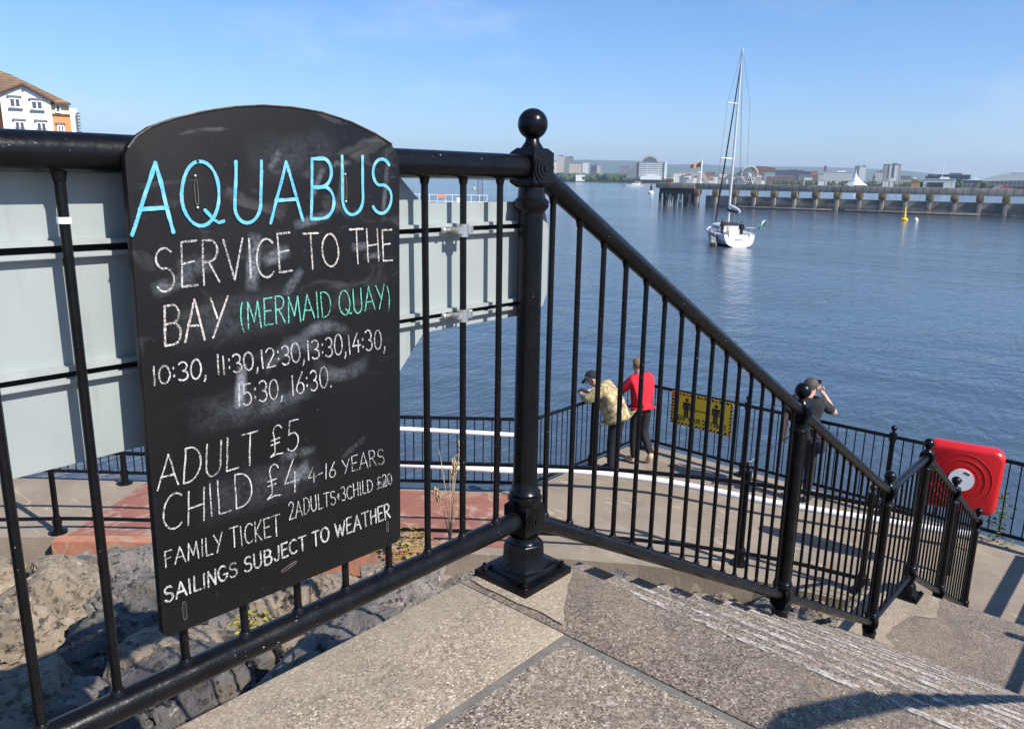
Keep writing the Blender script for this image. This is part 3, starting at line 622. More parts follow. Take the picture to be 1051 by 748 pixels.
# ------------------------------------------------------------------ weeds on the rubble
def m_leaf(name, c): 
    k = NB(name); k.col(k.ramp(k.noise(30, 3), [(.3, tuple(x*.7 for x in c)), (.7, tuple(x*1.25 for x in c))])).rough(.7); return k.m
LEAF = m_leaf('weed_leaf', (.09, .12, .03)); MOSS = m_leaf('yellow_moss', (.26, .22, .05)); STRAW = m_leaf('dry_straw', (.42, .29, .15))
def dry_grass(loc, h, n, seed, label):
    rn = random.Random(seed); e = empty('dry_grass', loc, 0, label, 'weed'); mb = MB(); sd = MB()
    for i in range(n):
        a = rn.uniform(0, 6.28); l = h*rn.uniform(.5, 1); k = rn.uniform(.1, .35)*l
        pts = [(math.cos(a)*k*t*t, math.sin(a)*k*t*t, l*t) for t in (0, .3, .6, .85, 1)]
        mb.tube(pts, [.0025, .0022, .0018, .0014, .0008], 5)
        if i % 2 == 0:
            for j in range(26): q = Vector(pts[3]).lerp(Vector(pts[4]), rn.random()) + Vector((rn.uniform(-1, 1), rn.uniform(-1, 1), rn.uniform(-1, 1)))*.01; sd.ball(q, rn.uniform(.0025, .005), 5, 4, (1, 1, 2))
    mb.build('stalk', STRAW, e); sd.build('seed_head', STRAW, e)
def leafy(name, loc, r, n, seed, m, label, leaf=.03, up=1.0, cat='weed'):
    rn = random.Random(seed); mb = MB()
    for i in range(n):
        d = Vector((rn.gauss(0, 1), rn.gauss(0, 1), abs(rn.gauss(0, up)))); d = d.normalized()*r*rn.random()**.5; d.z *= up
        M_ = Matrix.Rotation(rn.uniform(0, 6.28), 3, 'Z') @ Matrix.Rotation(rn.uniform(-1, 1), 3, 'X'); s = leaf*rn.uniform(.5, 1.2)
        mb.add([d+M_ @ Vector(p)*s for p in ((-.5, 0, 0), (0, -.35, .1), (.6, 0, 0), (0, .35, .1))], [(0, 1, 2, 3)])
    o = mb.build(name, m, smooth=False); o.location = loc; return tag(o, label, cat)
p = at(462, 570, 1, .75); dry_grass(p, p.z*0+.52, 7, 2, 'dry straw coloured grass with a seed head rising behind the railing post')
leafy('moss_clump', at(415, 562, 1, .62), .13, 260, 4, MOSS, 'yellow green stonecrop clump on the rocks right of the chalkboard foot', .022, .5, 'plant')
leafy('moss_clump', at(258, 640, 1, .75), .07, 120, 5, MOSS, 'small yellow green stonecrop tuft on rock below the chalkboard', .02, .6, 'plant')
leafy('weed', Vector((9.62, .12, QZ)), .22, 150, 7, LEAF, 'tall green weed growing at the quay edge right of the lifebuoy case', .06, 3.2)
# ------------------------------------------------------------------ quay railings, pipes
def quay_post(par, p, m=IRON_F, s=1.0, h=1.19):
    mb = MB(); mb.lathe((p[0], p[1], p[2]), [(.11, 0), (.11, .03), (.055, .04), (.05, .12), (.058, .13), (.058, .2), (.045, .21), (.036, .25), (.034, h-.12), (.05, h-.11), (.05, h), (.02, h+.01), (.018, h+.03)] + [(.04*math.sin(a), h+.068-.04*math.cos(a)) for a in [PI*(.2+.79*i/8) for i in range(9)]], 12)
    return mb.build('post', m, par)
def poly_walk(pl, step, start=.0):
    out = []; carry = start
    for a, b in zip(pl[:-1], pl[1:]):
        a, b = Vector(a), Vector(b); L = (b-a).length; t = carry
        while t < L: out.append(a.lerp(b, t/L)); t += step
        carry = t-L
    return out
def quay_railing(name, pl, posts, label, group=None, bal=.125, top=1.135, botm=.17, r=.026):
    e = empty(name, (pl[0][0], pl[0][1], QZ), 0, label, 'railing', group); O = Vector((pl[0][0], pl[0][1], 0))
    P3 = lambda p, z: (p[0]-O.x, p[1]-O.y, z)
    MB().tube([P3(p, top) for p in pl], r, 10).build('top_rail', IRON_F, e); MB().tube([P3(p, botm) for p in pl], r*.95, 10).build('bottom_rail', IRON_F, e)
    if bal:
        proto = None
        for q in poly_walk(pl, bal, .06):
            if proto is None: proto = MB().tube([(0, 0, botm), (0, 0, top)], .0085, 6).build('baluster', IRON_F, e); proto.location = P3(q, 0)
            else: link_copy(proto, P3(q, 0), e)
    for p in posts: quay_post(e, P3(p, 0))
    return e
quay_railing('quay_railing', [(9.5, 5.42), (9.5, -3.2)], [(9.5, 3.6), (9.5, 1.5), (9.5, -.55), (9.5, -2.6)], 'long black railing along the far quay edge, carrying the yellow distance sign', bal=.125)
quay_railing('quay_railing', [(9.5, 5.5), (6.75, 5.5)], [(9.5, 5.5), (8.1, 5.5)], 'short black railing at the quay corner the camouflage jacket leans on')
quay_railing('quay_railing', [(6.62, 5.52), (5.41, 6.91), (2.77, 10.09), (-.4, 13.9)], [(6.62, 5.52), (4.7, 7.75), (2.77, 10.09), (.9, 12.35)], 'black railing on the water side of the red painted quay, behind the white pipes')
INR = [(-.9, 11.3), (1.02, 9.56), (2.11, 8.43), (4.34, 5.68), (5.46, 4.34), (6.14, 3.36), (6.77, 2.1), (7.04, 1.06), (7.1, .5)]
def smooth_curve(pl, n=6):
    out = []
    for i in range(len(pl)-1):
        p0, p1, p2, p3 = [Vector(pl[max(0, min(len(pl)-1, i+k))]) for k in (-1, 0, 1, 2)]
        for j in range(n):
            t = j/n; out.append(.5*((2*p1)+(p2-p0)*t+(2*p0-5*p1+4*p2-p3)*t*t+(3*p1-p0-3*p2+p3)*t**3))
    return out + [Vector(pl[-1])]
quay_railing('kerb_railing', [tuple(p) for p in smooth_curve(INR)], [(1.5, 9.03), (4.0, 6.1), (6.74, 2.3), (7.06, 1.0)], 'two bar black railing without balusters curving along the inner quay kerb', bal=0, top=1.06, botm=.17)
pA, pB = [Vector((5.30, 6.80)), Vector((6.36, 5.55))]
def wpipe(pts, r, name, label, brk):
    e = empty(name, pts[0], 0, label, 'pipe', 'white pipes along the quay'); o = Vector(pts[0])
    MB().tube([Vector(p)-o for p in smooth_curve(pts, 8)], r, 14).build('pipe', WHITEPIPE, e)
    for p in brk:
        p = Vector(p); MB().tube([(p.x-o.x, p.y-o.y, QZ-o.z), p-o], .018, 8).build('bracket', IRON_F, e)
wpipe([(3.2, 9.3, -2.28), (5.3, 6.80, -2.35), (6.34, 5.56, -2.40), (6.5, 5.42, -2.41)], .032, 'handrail_pipe', 'upper white pipe ending behind the big railing post', [(4.2, 8.1, -2.33), (6.4, 5.5, -2.41)])
lp = [(3.2, 9.3, -2.84), (5.3, 6.80, -2.88), (6.36, 5.53, -2.93)] + [tuple(at(x, y, 2, z)) for x, y, z in ((575, 482, -3.02), (640, 488, -3.08), (700, 497, -3.12), (790, 515, -3.14), (880, 530, -3.14), (1000, 549, -3.14))]
wpipe(lp, .046, 'handrail_pipe', 'long lower white pipe curving low above the quay past the people', [(4.2, 8.1, -2.87), lp[8]])
# ------------------------------------------------------------------ yellow distance sign on the quay railing
YEL = plain('yellow_sign_face', (.74, .56, .03), .5, var=.05); BLK = plain('sign_black', (.012, .012, .012), .5); REDS = plain('sign_red', (.45, .03, .02), .5)
c0 = at(690, 403, 0, 9.46); c1 = at(753, 413, 0, 9.46); c2 = at(751, 446, 0, 9.46); c3 = at(690, 437, 0, 9.46)
ys = empty('distance_sign', (9.46, (c0.y+c1.y)/2, (c0.z+c2.z)/2), 0, 'yellow keep your distance sign with hazard striped border on the quay railing', 'sign')
SW, SH = abs(c0.y-c1.y), .54
MB().box((0, 0, 0), (.008, SW, SH)).build('plate', YEL, ys, smooth=False)
bm_, br_ = MB(), MB(); bw = .045; nst = 17
for side in (-1, 1):
    for k in range(nst):
        (bm_ if k % 2 else br_).add([(-.0062, -SW/2+SW*k/nst, side*(SH/2-bw)), (-.0062, -SW/2+SW*(k+.62)/nst, side*(SH/2-bw)), (-.0062, -SW/2+SW*(k+.95)/nst, side*SH/2), (-.0062, -SW/2+SW*(k+.33)/nst, side*SH/2)], [(0, 1, 2, 3)])
    for k in range(8):
        z0 = -SH/2+bw+(SH-2*bw)*k/8; (br_ if k % 2 else bm_).add([(-.0062, side*(SW/2-bw), z0), (-.0062, side*(SW/2-bw), z0+.035), (-.0062, side*SW/2, z0+.055), (-.0062, side*SW/2, z0+.02)], [(0, 1, 2, 3)])
bm_.build('border_stripes', BLK, ys, smooth=False); br_.build('border_stripes', REDS, ys, smooth=False)
for sy in (1, -1):
    g = MB(); y = sy*SW*.24
    g.prism([(y+.03*math.cos(2*PI*k/16), .165+.03*math.sin(2*PI*k/16)) for k in range(16)], .003, (1, 2, 0), -.0085)
    g.prism([(y-.06, .125), (y+.06, .125), (y+.068, .10), (y+.068, .0), (y+.048, .0), (y+.045, .08), (y+.038, .08), (y+.038, -.13), (y+.004, -.13), (y+.004, .0), (y-.004, .0), (y-.004, -.13), (y-.038, -.13), (y-.038, .08), (y-.045, .08), (y-.048, .0), (y-.068, .0), (y-.068, .10)], .003, (1, 2, 0), -.0085)
    g.build('pictogram', BLK, ys, smooth=False)
ar = MB().prism([(-.11, .028), (.11, .028), (.11, .012), (-.11, .012)], .003, (1, 2, 0), -.0085)
for s_ in (-1, 1): ar.prism([(s_*.155, .02), (s_*.10, .055), (s_*.10, -.015)], .003, (1, 2, 0), -.0085)
ar.build('arrow', BLK, ys, smooth=False)
tmp = lettering('KEEP YOUR DISTANCE', ((0, 0), (1, 0), (1, 1), (0, 1)), .013, BLK, ys, 'lettering', 5, .22, (0, 0), lambda a, b: (-SW*.42+SW*.84*a, -SH*.35+.075*b), -.0075, .0)
tmp.rotation_euler = (0, 0, -PI/2)
# ------------------------------------------------------------------ red lifebuoy case
def m_red():
    k = NB('red_moulded_plastic'); k.col(k.ramp(k.noise(4, 5), [(.3, (.44, .008, .010)), (.7, (.54, .012, .014))])).rough(.34); k.bump(k.noise(50, 4), .05, .002); return k.m
RED = m_red()
lc = at(986, 489, 0, 8.05); fz = math.atan2(.25, .97)     # faces back towards the stair foot
lb = empty('lifebuoy_case', (lc.x, lc.y, QZ), 0, 'red plastic lifebuoy case with white disc on a post by the stair foot', 'lifebuoy case')
LBR = Matrix.Rotation(fz, 3, 'Z') @ Matrix.Rotation(math.radians(1.5), 3, 'X')
def rsq(s, r, n=8, sy=1):
    return [(sx*(s-r)+r*math.cos(a), (sy_*(s*sy-r)+r*math.sin(a))) for sx, sy_, a0 in ((1, 1, 0), (-1, 1, 90), (-1, -1, 180), (1, -1, 270)) for a in [math.radians(a0+90*i/n) for i in range(n+1)]]
cz = lc.z-QZ
def lbmesh(mb): mb.v = [tuple(LBR @ Vector(v) + Vector((0, 0, cz))) for v in mb.v]; return mb
S = .392
layers = [(S*.93, .09, .11), (S*.99, .11, .06), (S, .11, .0), (S*.985, .11, -.06), (S*.93, .10, -.095), (S*.86, .09, -.108)]
mb = MB(); vs = []; n = 36
for s_, r_, x in layers: vs += [(x, -a, b) for a, b in rsq(s_, r_)]
fs = [(i*n+k, i*n+(k+1) % n, (i+1)*n+(k+1) % n, (i+1)*n+k) for i in range(len(layers)-1) for k in range(n)] + [tuple(range(n)), tuple((len(layers)-1)*n+k for k in range(n))]
mb.add(vs, fs); lbmesh(mb).build('case', RED, lb, ang=50)
rg = MB(); nr = 40
for R_, rr in ((.235, .006), (.30, .005), (.17, .004)):
    rg.tube([(-.107, R_*math.cos(2*PI*k/nr), R_*math.sin(2*PI*k/nr)) for k in range(nr+1)], rr, 8, cap=False)
lbmesh(rg).build('moulded_rings', RED, lb)
dk = MB().prism([(.128*math.cos(2*PI*k/28), .128*math.sin(2*PI*k/28)) for k in range(28)], .012, (1, 2, 0), -.121); lbmesh(dk).build('disc', WHITE, lb)
MB().box(tuple(LBR @ Vector((-.1225, -.045, .085)) + Vector((0, 0, cz))), (.004, .06, .016), M=LBR @ Matrix.Rotation(.35, 3, 'X')).build('disc_label', BLK, lb, smooth=False)
ds = MB().prism([(.02*math.cos(2*PI*k/14), .02*math.sin(2*PI*k/14)+.0) for k in range(14)], .006, (1, 2, 0), -.126); lbmesh(ds).build('disc_stud', plain('grey_stud', (.3, .3, .3)), lb)
MB().tube([(.16, 0, 0), (.16, 0, cz+.2)], .03, 12).build('post', IRON_F, lb)
# ------------------------------------------------------------------ people
SKIN = plain('skin', (.50, .30, .22), .55, var=.08, scale=30)
def cloth(name, c, var=.2, sc=14, r=.9):
    k = NB(name); k.col(k.ramp(k.noise(sc, 5), [(.3, tuple(x*(1-var) for x in c)), (.7, tuple(x*(1+var) for x in c))])).rough(r); k.bump(k.noise(18, 4, .6, None, 1.2), .6, .02); return k.m
def m_camo():
    k = NB('camouflage_cloth'); c = k.mix(k.ramp(k.noise(13, 3, .5), [(.47, 0), (.5, 1)]), (.50, .40, .22), (.30, .24, .12)); c = k.mix(k.ramp(k.noise(19, 3, .5, None, .6), [(.58, 0), (.61, 1)]), c, (.13, .11, .06))
    k.col(c).rough(.9); k.bump(k.noise(16, 4), .5, .02); return k.m
CAMO = m_camo()
def skin_mesh(J, E, R, root):
    names = list(J); me = bpy.data.meshes.new('tmp'); me.from_pydata([J[n] for n in names], [(names.index(a), names.index(b)) for a, b in E], []); me.update()
    o = bpy.data.objects.new('tmp', me); COL.objects.link(o); md = o.modifiers.new('s', 'SKIN'); md.use_smooth_shade = True
    sv = me.skin_vertices[0].data
    for i, n in enumerate(names):
        r = R[n]; sv[i].radius = r if isinstance(r, tuple) else (r, r); sv[i].use_root = (n == root)
    sb = o.modifiers.new('b', 'SUBSURF'); sb.levels = 2; sb.render_levels = 2
    dg = bpy.context.evaluated_depsgraph_get(); out = bpy.data.meshes.new_from_object(o.evaluated_get(dg))
    bpy.data.objects.remove(o); v = [tuple(x.co) for x in out.vertices]; f = [tuple(p.vertices) for p in out.polygons]; bpy.data.meshes.remove(out)
    return v, f
BASE = dict(pelvis=(0, 0, .93), spine=(0, .0, 1.10), chest=(0, 0, 1.30), neck=(0, .0, 1.47), head0=(0, .02, 1.53), head1=(0, .035, 1.61), head2=(0, .02, 1.69),
    shL=(-.17, 0, 1.41), elL=(-.23, -.02, 1.13), wrL=(-.24, .06, .88), haL=(-.24, .08, .80), shR=(.17, 0, 1.41), elR=(.23, -.02, 1.13), wrR=(.24, .06, .88), haR=(.24, .08, .80),
    hipL=(-.09, 0, .88), knL=(-.10, .02, .49), anL=(-.10, -.01, .08), toL=(-.12, .15, .035), hipR=(.09, 0, .88), knR=(.10, .02, .49), anR=(.10, -.01, .08), toR=(.12, .15, .035))
EB = [('pelvis', 'spine'), ('spine', 'chest'), ('chest', 'neck'), ('neck', 'head0'), ('head0', 'head1'), ('head1', 'head2')] + [e for s in 'LR' for e in (('chest', 'sh'+s), ('sh'+s, 'el'+s), ('el'+s, 'wr'+s), ('wr'+s, 'ha'+s), ('pelvis', 'hip'+s), ('hip'+s, 'kn'+s), ('kn'+s, 'an'+s), ('an'+s, 'to'+s))]
RB = dict(pelvis=(.14, .10), spine=(.125, .09), chest=(.15, .105), neck=.052, head0=(.068, .075), head1=(.085, .096), head2=(.068, .08))
for s in 'LR': RB.update({'sh'+s: .058, 'el'+s: .043, 'wr'+s: .03, 'ha'+s: (.036, .022), 'hip'+s: .085, 'kn'+s: .06, 'an'+s: .042, 'to'+s: (.045, .03)})
def grow(R, k, add=0): return {a: (b[0]*k+add, b[1]*k+add) if isinstance(b, tuple) else b*k+add for a, b in R.items()}
def person(loc, rz, pose, label, top_m, leg_m, shoe_m, hair_m, sleeve='long', hem=.0, vest=None, cap=None, hair_len=0, scale=1.0, group=None, lod=False, topk=1.12, cuff=None):
    J = dict(BASE); J.update(pose); e = empty('person', loc, rz, label, 'person', group); e.scale = (scale,)*3
    v, f = skin_mesh({a: J[a] for a in BASE}, EB, RB, 'pelvis'); b = MB().add(v, f)
    h0, h1, h2 = Vector(J['head0']), Vector(J['head1']), Vector(J['head2']); up = (h2-h0).normalized()
    fwd = Vector(J.get('look', (0, 1, 0))); fwd = (fwd-up*fwd.dot(up)).normalized(); sd = fwd.cross(up)
    b.tube([h1+fwd*.085+up*.025, h1+fwd*.112-up*.012, h1+fwd*.09-up*.02], [.008, .015, .012], 8)          # nose
    for q in (-1, 1):
        b.tube([h1+sd*q*.074+up*.02, h1+sd*q*.087-fwd*.012+up*.012, h1+sd*q*.078-up*.03], [.012, .02, .010], 8)   # ears
    for s in 'LR':
        w_, h_ = Vector(J['wr'+s]), Vector(J['ha'+s]); d = (h_-w_).normalized(); cu = Vector(J.get('curl'+s, (0, .6, -.4))).normalized(); cr = d.cross(cu).normalized(); cu = cr.cross(d).normalized()
        for i, (o_, L) in enumerate(((-.03, .062), (-.011, .075), (.010, .072), (.028, .056))):
            p0 = h_+cr*o_*.8+d*.012; p1 = p0+d*L*.5+cu*.008; p2 = p1+d*L*.25+cu*L*.3; p3 = p2+cu*L*.3; b.tube([p0, p1, p2, p3], [.0095, .009, .0085, .006], 6)
        q = -1 if s == 'L' else 1
        b.tube([h_-d*.03-cr*.025, h_-cr*.05+cu*.015+d*.005, h_-cr*.045+cu*.03+d*.03], [.012, .010, .007], 6)
    b.build('body', SKIN, e, ang=180)
    def shell(nm, keys, k, add, m, adj=None, root=None):
        JJ = {a: J[a] for a in keys}; RR = grow({a: RB[a] for a in keys}, k, add)
        if adj: JJ.update(adj.get('J', {})); RR.update(adj.get('R', {}))
        EE = [x for x in EB if x[0] in JJ and x[1] in JJ] + (adj.get('E', []) if adj else [])
        v, f = skin_mesh(JJ, EE, RR, root or keys[0]); return MB().add(v, f).build(nm, m, e, ang=180)
    sp = Vector(J['pelvis'])
    shell('trousers', ['pelvis', 'spine', 'hipL', 'knL', 'anL', 'hipR', 'knR', 'anR'], 1.1, .012, leg_m, {'J': {'spine': tuple(sp.lerp(Vector(J['spine']), .5))}, 'R': {'anL': .06, 'anR': .06, 'spine': (.125, .115), 'pelvis': (.152, .14)}})
    lower = sp.lerp(Vector(J['spine']), .25-hem)
    tk = ['spine', 'chest', 'neck', 'shL', 'elL', 'shR', 'elR'] + (['wrL', 'wrR'] if sleeve == 'long' else [])
    kk = topk/1.12; adj = {'J': {'hem': tuple(lower), 'neck': tuple(Vector(J['chest']).lerp(Vector(J['neck']), 1.08))}, 'R': {'hem': (.172*topk/1.12, .168*topk/1.12), 'neck': (.088, .08), 'spine': (.168*kk, .162*kk), 'chest': (.178*kk, .155*kk)}, 'E': [('hem', 'pelvis' if hem > .5 else 'spine')]}
    if hem > .5: tk = ['pelvis']+tk; adj['R']['pelvis'] = (.192*kk, .186*kk)
    if sleeve == 'short':
        for s in 'LR': adj['J']['el'+s] = tuple(Vector(J['sh'+s]).lerp(Vector(J['el'+s]), .78)); adj['R']['el'+s] = .066
    else:
        for s in 'LR': adj['J']['wr'+s] = tuple(Vector(J['el'+s]).lerp(Vector(J['wr'+s]), .92)); adj['R']['wr'+s] = .042
    shell('jacket' if sleeve == 'long' else 'shirt', tk, topk*1.06, .018, top_m, adj, 'spine')
    if cuff: v, f = skin_mesh({a: J[a] for a in ('elL', 'wrL')}, [('elL', 'wrL')], {'elL': .078, 'wrL': .062}, 'elL'); MB().add(v, f).build('cuff', cuff, e, ang=180)
    if vest:
        va = {'J': {'hem': tuple(lower), 'neck': tuple(Vector(J['chest']).lerp(Vector(J['neck']), .95))}, 'R': {'hem': (.20, .175), 'neck': (.125, .115), 'shL': .125, 'shR': .125, 'chest': (.235, .19), 'spine': (.215, .18)}, 'E': [('hem', 'spine')]}
        va['J']['shL'] = tuple(Vector(J['chest']).lerp(Vector(J['shL']), 1.0)); va['J']['shR'] = tuple(Vector(J['chest']).lerp(Vector(J['shR']), 1.0))
        shell('gilet', ['spine', 'chest', 'neck', 'shL', 'shR'], 1.2, .02, vest, va, 'spine')
    for s in 'LR':
        a, t = Vector(J['an'+s]), Vector(J['to'+s]); hl = a-(t-a).normalized()*.05; 
        MB().tube([hl+Vector((0, 0, -.03)), a.lerp(t, .25)+Vector((0, 0, -.02)), a.lerp(t, .7), t, t+(t-a).normalized()*.06], [.035, .05, .048, .045, .02], 10).build('shoe', shoe_m, e, ang=180)
    hm = MB()
    hc = h1+up*.035-fwd*.016; n = 18; Mh = Matrix((sd, fwd, up)).transposed(); vs = []; fs = []; rows = 9
    for i in range(rows):
        a = PI*.5*i/(rows-1)*(1.25+hair_len)
        for k_ in range(n):
            t = 2*PI*k_/n; back = -math.sin(t); aa = min(a, PI*.5*(1.0 if back > -.2 else .62)*(1.3+hair_len if back > .2 else .95)); jit = 1+.09*noise.noise((t*3.5, a*5, loc[0]))
            vs.append(hc + Mh @ Vector((math.sin(aa)*math.cos(t)*.099*jit, math.sin(aa)*math.sin(t)*.110*jit, math.cos(aa)*.100*jit)))
    fs = [(i*n+k_, i*n+(k_+1) % n, (i+1)*n+(k_+1) % n, (i+1)*n+k_) for i in range(rows-1) for k_ in range(n)]
    hm.add(vs, fs).build('hair' if not cap else 'cap', cap or hair_m, e, ang=180)
    if cap: 
        MB().tube([hc+fwd*.07+up*.02, hc+fwd*.13+up*.005, hc+fwd*.17-up*.008], [.075, .07, .045], 12, flat=.12).build('cap_peak', cap, e, ang=180)
    return e
CH = cloth('charcoal_cotton', (.022, .022, .026)); BKT = cloth('black_trouser_cloth', (.012, .012, .014)); NAVY = cloth('navy_cloth', (.007, .008, .016)); REDJ = cloth('red_jacket_cloth', (.62, .012, .03), .12); BLUE = cloth('blue_sleeve_cloth', (.03, .11, .42))
GREYH = plain('grey_hair', (.06, .05, .044), .7, var=.4, scale=60); FAIR = plain('fair_hair', (.17, .105, .055), .7, var=.3, scale=60); DKH = plain('dark_hair', (.03, .02, .015), .7); SHOE = plain('dark_shoe', (.03, .028, .027), .6); BEIGE = plain('beige_shoe', (.48, .33, .23), .7); CAPM = cloth('dark_cap_cloth', (.012, .013, .02))
# the man with the raised arm: faces the water, weight on his legs, right hand at his eye, left hand on a pole
look_dir = math.atan2(.15, 1)-PI/2
man = person((9.15, 2.56, QZ), look_dir+.02, dict(shR=(.185, .02, 1.42), elR=(.33, .17, 1.25), wrR=(.16, .20, 1.48), haR=(.11, .16, 1.555), curlR=(-.3, 1, 0), shL=(-.185, 0, 1.41), elL=(-.27, -.02, 1.14), wrL=(-.28, .03, .90), haL=(-.28, .05, .83), head0=(.0, .04, 1.525), head1=(0, .07, 1.60), head2=(0, .06, 1.68), look=(.1, 1, -.05), hipL=(-.1, 0, .88), anL=(-.13, -.02, .08), toL=(-.16, .14, .035), knL=(-.12, .03, .49), chest=(0, .01, 1.31)),
    'man in charcoal shirt and black trousers with raised right elbow on the quay', CH, BKT, SHOE, GREYH, 'short', .35, scale=1.05, topk=1.24)
def held(name, label, cat, loc, build, **k):
    e = empty(name, loc, 0, label, cat); build(e); return e
mz = man.matrix_basis.copy()
def local(o, p): return Matrix.LocRotScale(o.location, o.rotation_euler, o.scale) @ Vector(p)
hp = local(man, (-.285, .10, .80)); tipp = Vector((hp.x-.35, hp.y+.42, QZ+.42))
MB_ = MB().tube([(hp+Vector((.12, -.14, .13)))-hp, Vector((0, 0, 0)), (tipp-hp)], [.014, .014, .010], 10)
o = MB_.build('folded_pole', GALV_D); o.location = hp; tag(o, 'thin grey folded pole held in the left hand of the man in charcoal', 'pole')
bg_ = MB().tube([local(man, (-.12, -.14, 1.44)), local(man, (.02, -.155, 1.30)), local(man, (.16, -.12, 1.02)), local(man, (.2, -.05, .95))], .017, 8, flat=.35)
cbag = empty('shoulder_bag', local(man, (.2, -.08, .86)), look_dir, 'small black shoulder bag on the hip of the man in charcoal', 'bag')
bq = MB(); bq.v = [tuple(Matrix.Rotation(-look_dir, 3, 'Z') @ (Vector(v)-Vector(cbag.location))) for v in bg_.v]; bq.f = bg_.f; bq.build('strap', BKT, cbag, ang=180)
MB().box((0.03, 0, 0), (.12, .22, .18)).build('bag_body', CAPM, cbag, bevel=.02)
cmr = MB().box((0, 0, 0), (.085, .04, .055)).lathe((0, 0, 0), [(.02, 0.0), (.02, .03)], 12); o = cmr.build('camera_body', BLK, bevel=.006); o.location = local(man, (.06, .20, 1.66)); o.rotation_euler = (0, 0, look_dir); tag(o, 'small black camera held to the face of the man in charcoal', 'camera')
# red gilet, bent slightly over the corner railing
ra = math.atan2(.95, .35)-PI/2
person((8.86, 5.10, QZ), ra, dict(chest=(0, .05, 1.28), neck=(0, .09, 1.43), head0=(0, .12, 1.475), head1=(.0, .155, 1.545), head2=(0, .15, 1.63), shL=(-.17, .06, 1.38), elL=(-.25, .20, 1.16), wrL=(-.17, .40, 1.12), haL=(-.14, .46, 1.14), shR=(.17, .06, 1.38), elR=(.22, .20, 1.16), wrR=(.13, .38, 1.13), haR=(.10, .44, 1.14), spine=(0, .01, 1.1), knR=(.1, .04, .50), anR=(.11, -.16, .16), toR=(.12, -.09, .03), look=(0, 1, -.2)),
    'person in a red jacket with one heel lifted at the quay corner railing', REDJ, BKT, BEIGE, FAIR, 'long', .62, hair_len=.12, scale=1.02, topk=1.16, cuff=BLUE)
# camouflage jacket, bent forward over the railing with forearms on it
ca = math.atan2(.8, -.25)-PI/2
person((8.17, 5.14, QZ), ca, dict(pelvis=(0, -.04, .88), spine=(0, .02, 1.05), chest=(0, .12, 1.22), neck=(-.01, .25, 1.34), head0=(-.03, .31, 1.37), head1=(-.05, .365, 1.42), head2=(-.06, .385, 1.50), shL=(-.17, .17, 1.30), elL=(-.26, .36, 1.16), wrL=(-.12, .50, 1.19), haL=(-.05, .53, 1.20), shR=(.17, .17, 1.30), elR=(.24, .36, 1.16), wrR=(.08, .48, 1.19), haR=(.02, .52, 1.21), look=(-.5, .9, -.1), hipL=(-.09, -.04, .83), hipR=(.09, -.04, .83), knL=(-.1, .0, .46), knR=(.1, .02, .46)),
    'person in camouflage jacket and dark cap leaning over the corner railing', CAMO, NAVY, SHOE, DKH, 'long', .75, cap=CAPM, scale=1.04, topk=1.45)
# ------------------------------------------------------------------ sailing yacht under way
YH = plain('yacht_gelcoat', (.72, .72, .70), .3, var=.05); ANTI = plain('dark_antifouling', (.012, .016, .03), .5); GLZ = plain('dark_glass', (.015, .018, .022), .12); NAVC = plain('navy_canvas', (.018, .022, .045), .8); ALU = plain('mast_alloy', (.62, .62, .60), .4, .3); ROPE = plain('rigging_wire', (.10, .10, .11), .5)
yp = at(759, 254, 2, WZ); yview = math.atan2(yp.y-EYE.y, yp.x-EYE.x); yrz = yview - PI/2 + math.radians(16)
yacht = empty('sailing_yacht', (yp.x, yp.y, WZ), yrz, 'white sailing yacht with tall mast and bare poles motoring away on the bay', 'yacht')
L_, BM = 9.2, 3.9
st = 26; vs = []; fs = []; ring = None
for i in range(st+1):
    t = i/st; y = t*L_; bw = BM/2*((.72+.28*math.sin(min(t/.4, 1)*PI/2)) if t < .4 else math.cos((t-.4)/.6*PI/2)**.72); bw = max(bw, .02)
    fb = 1.12+.30*t*t; kz = -.32+.36*max(0, (t-.7)/.3)**2 + (.28*(1-t/.12) if t < .12 else 0); rk = .55*t*t
    row = [(bw, fb), (bw*.965, fb*.66), (bw*.86, fb*.33), (bw*.70, .16), (bw*.36, kz*.7), (0, kz)]
    sec = [(a, b) for a, b in row] + [(-a, b) for a, b in row[-2::-1]]; n = len(sec)
    for a, b in sec: vs.append((a, y + (rk*b/1.3 if t > .6 else (.32*(b) if t == 0 else .32*b*max(0, 1-t*8))), b))
for i in range(st):
    for k in range(n-1): fs.append((i*n+k, i*n+k+1, (i+1)*n+k+1, (i+1)*n+k))
fs.append(tuple(range(n)))
MB().add(vs, fs).build('hull', YH, yacht, ang=40)
MB().add([(a*1.004, b-.004, c) for (a, b, c) in vs if True], [f for f in fs if all(vs[i][2] < .2 for i in f)]).build('waterline_band', ANTI, yacht, ang=40)
dk = MB(); dv = []; 
for i in range(st+1): dv += [vs[i*n], vs[i*n+n-1]]
dk.add([(a, b, c-.05) for a, b, c in dv], [(2*i, 2*i+1, 2*i+3, 2*i+2) for i in range(4, st)]); dk.build('deck', YH, yacht, smooth=False)
ck = MB().box((0, 1.7, .72), (1.9, 2.9, .05)); ck.box((.95, 1.7, 1.0), (.06, 2.9, .55)).box((-.95, 1.7, 1.0), (.06, 2.9, .55)).box((0, 3.1, 1.15), (2.0, .06, .85)); ck.build('cockpit', YH, yacht)
co = MB(); co.prism([(-1.05, 1.2), (1.05, 1.2), (.92, 1.72), (.6, 1.85), (-.6, 1.85), (-.92, 1.72)], 4.2, (0, 2, 1), 3.1); cr = co.build('coachroof', YH, yacht, bevel=.03)
for s_ in (-1, 1): MB().box((s_*1.0, 5.2, 1.52), (.06, 2.4, .2)).build('window', GLZ, cr)
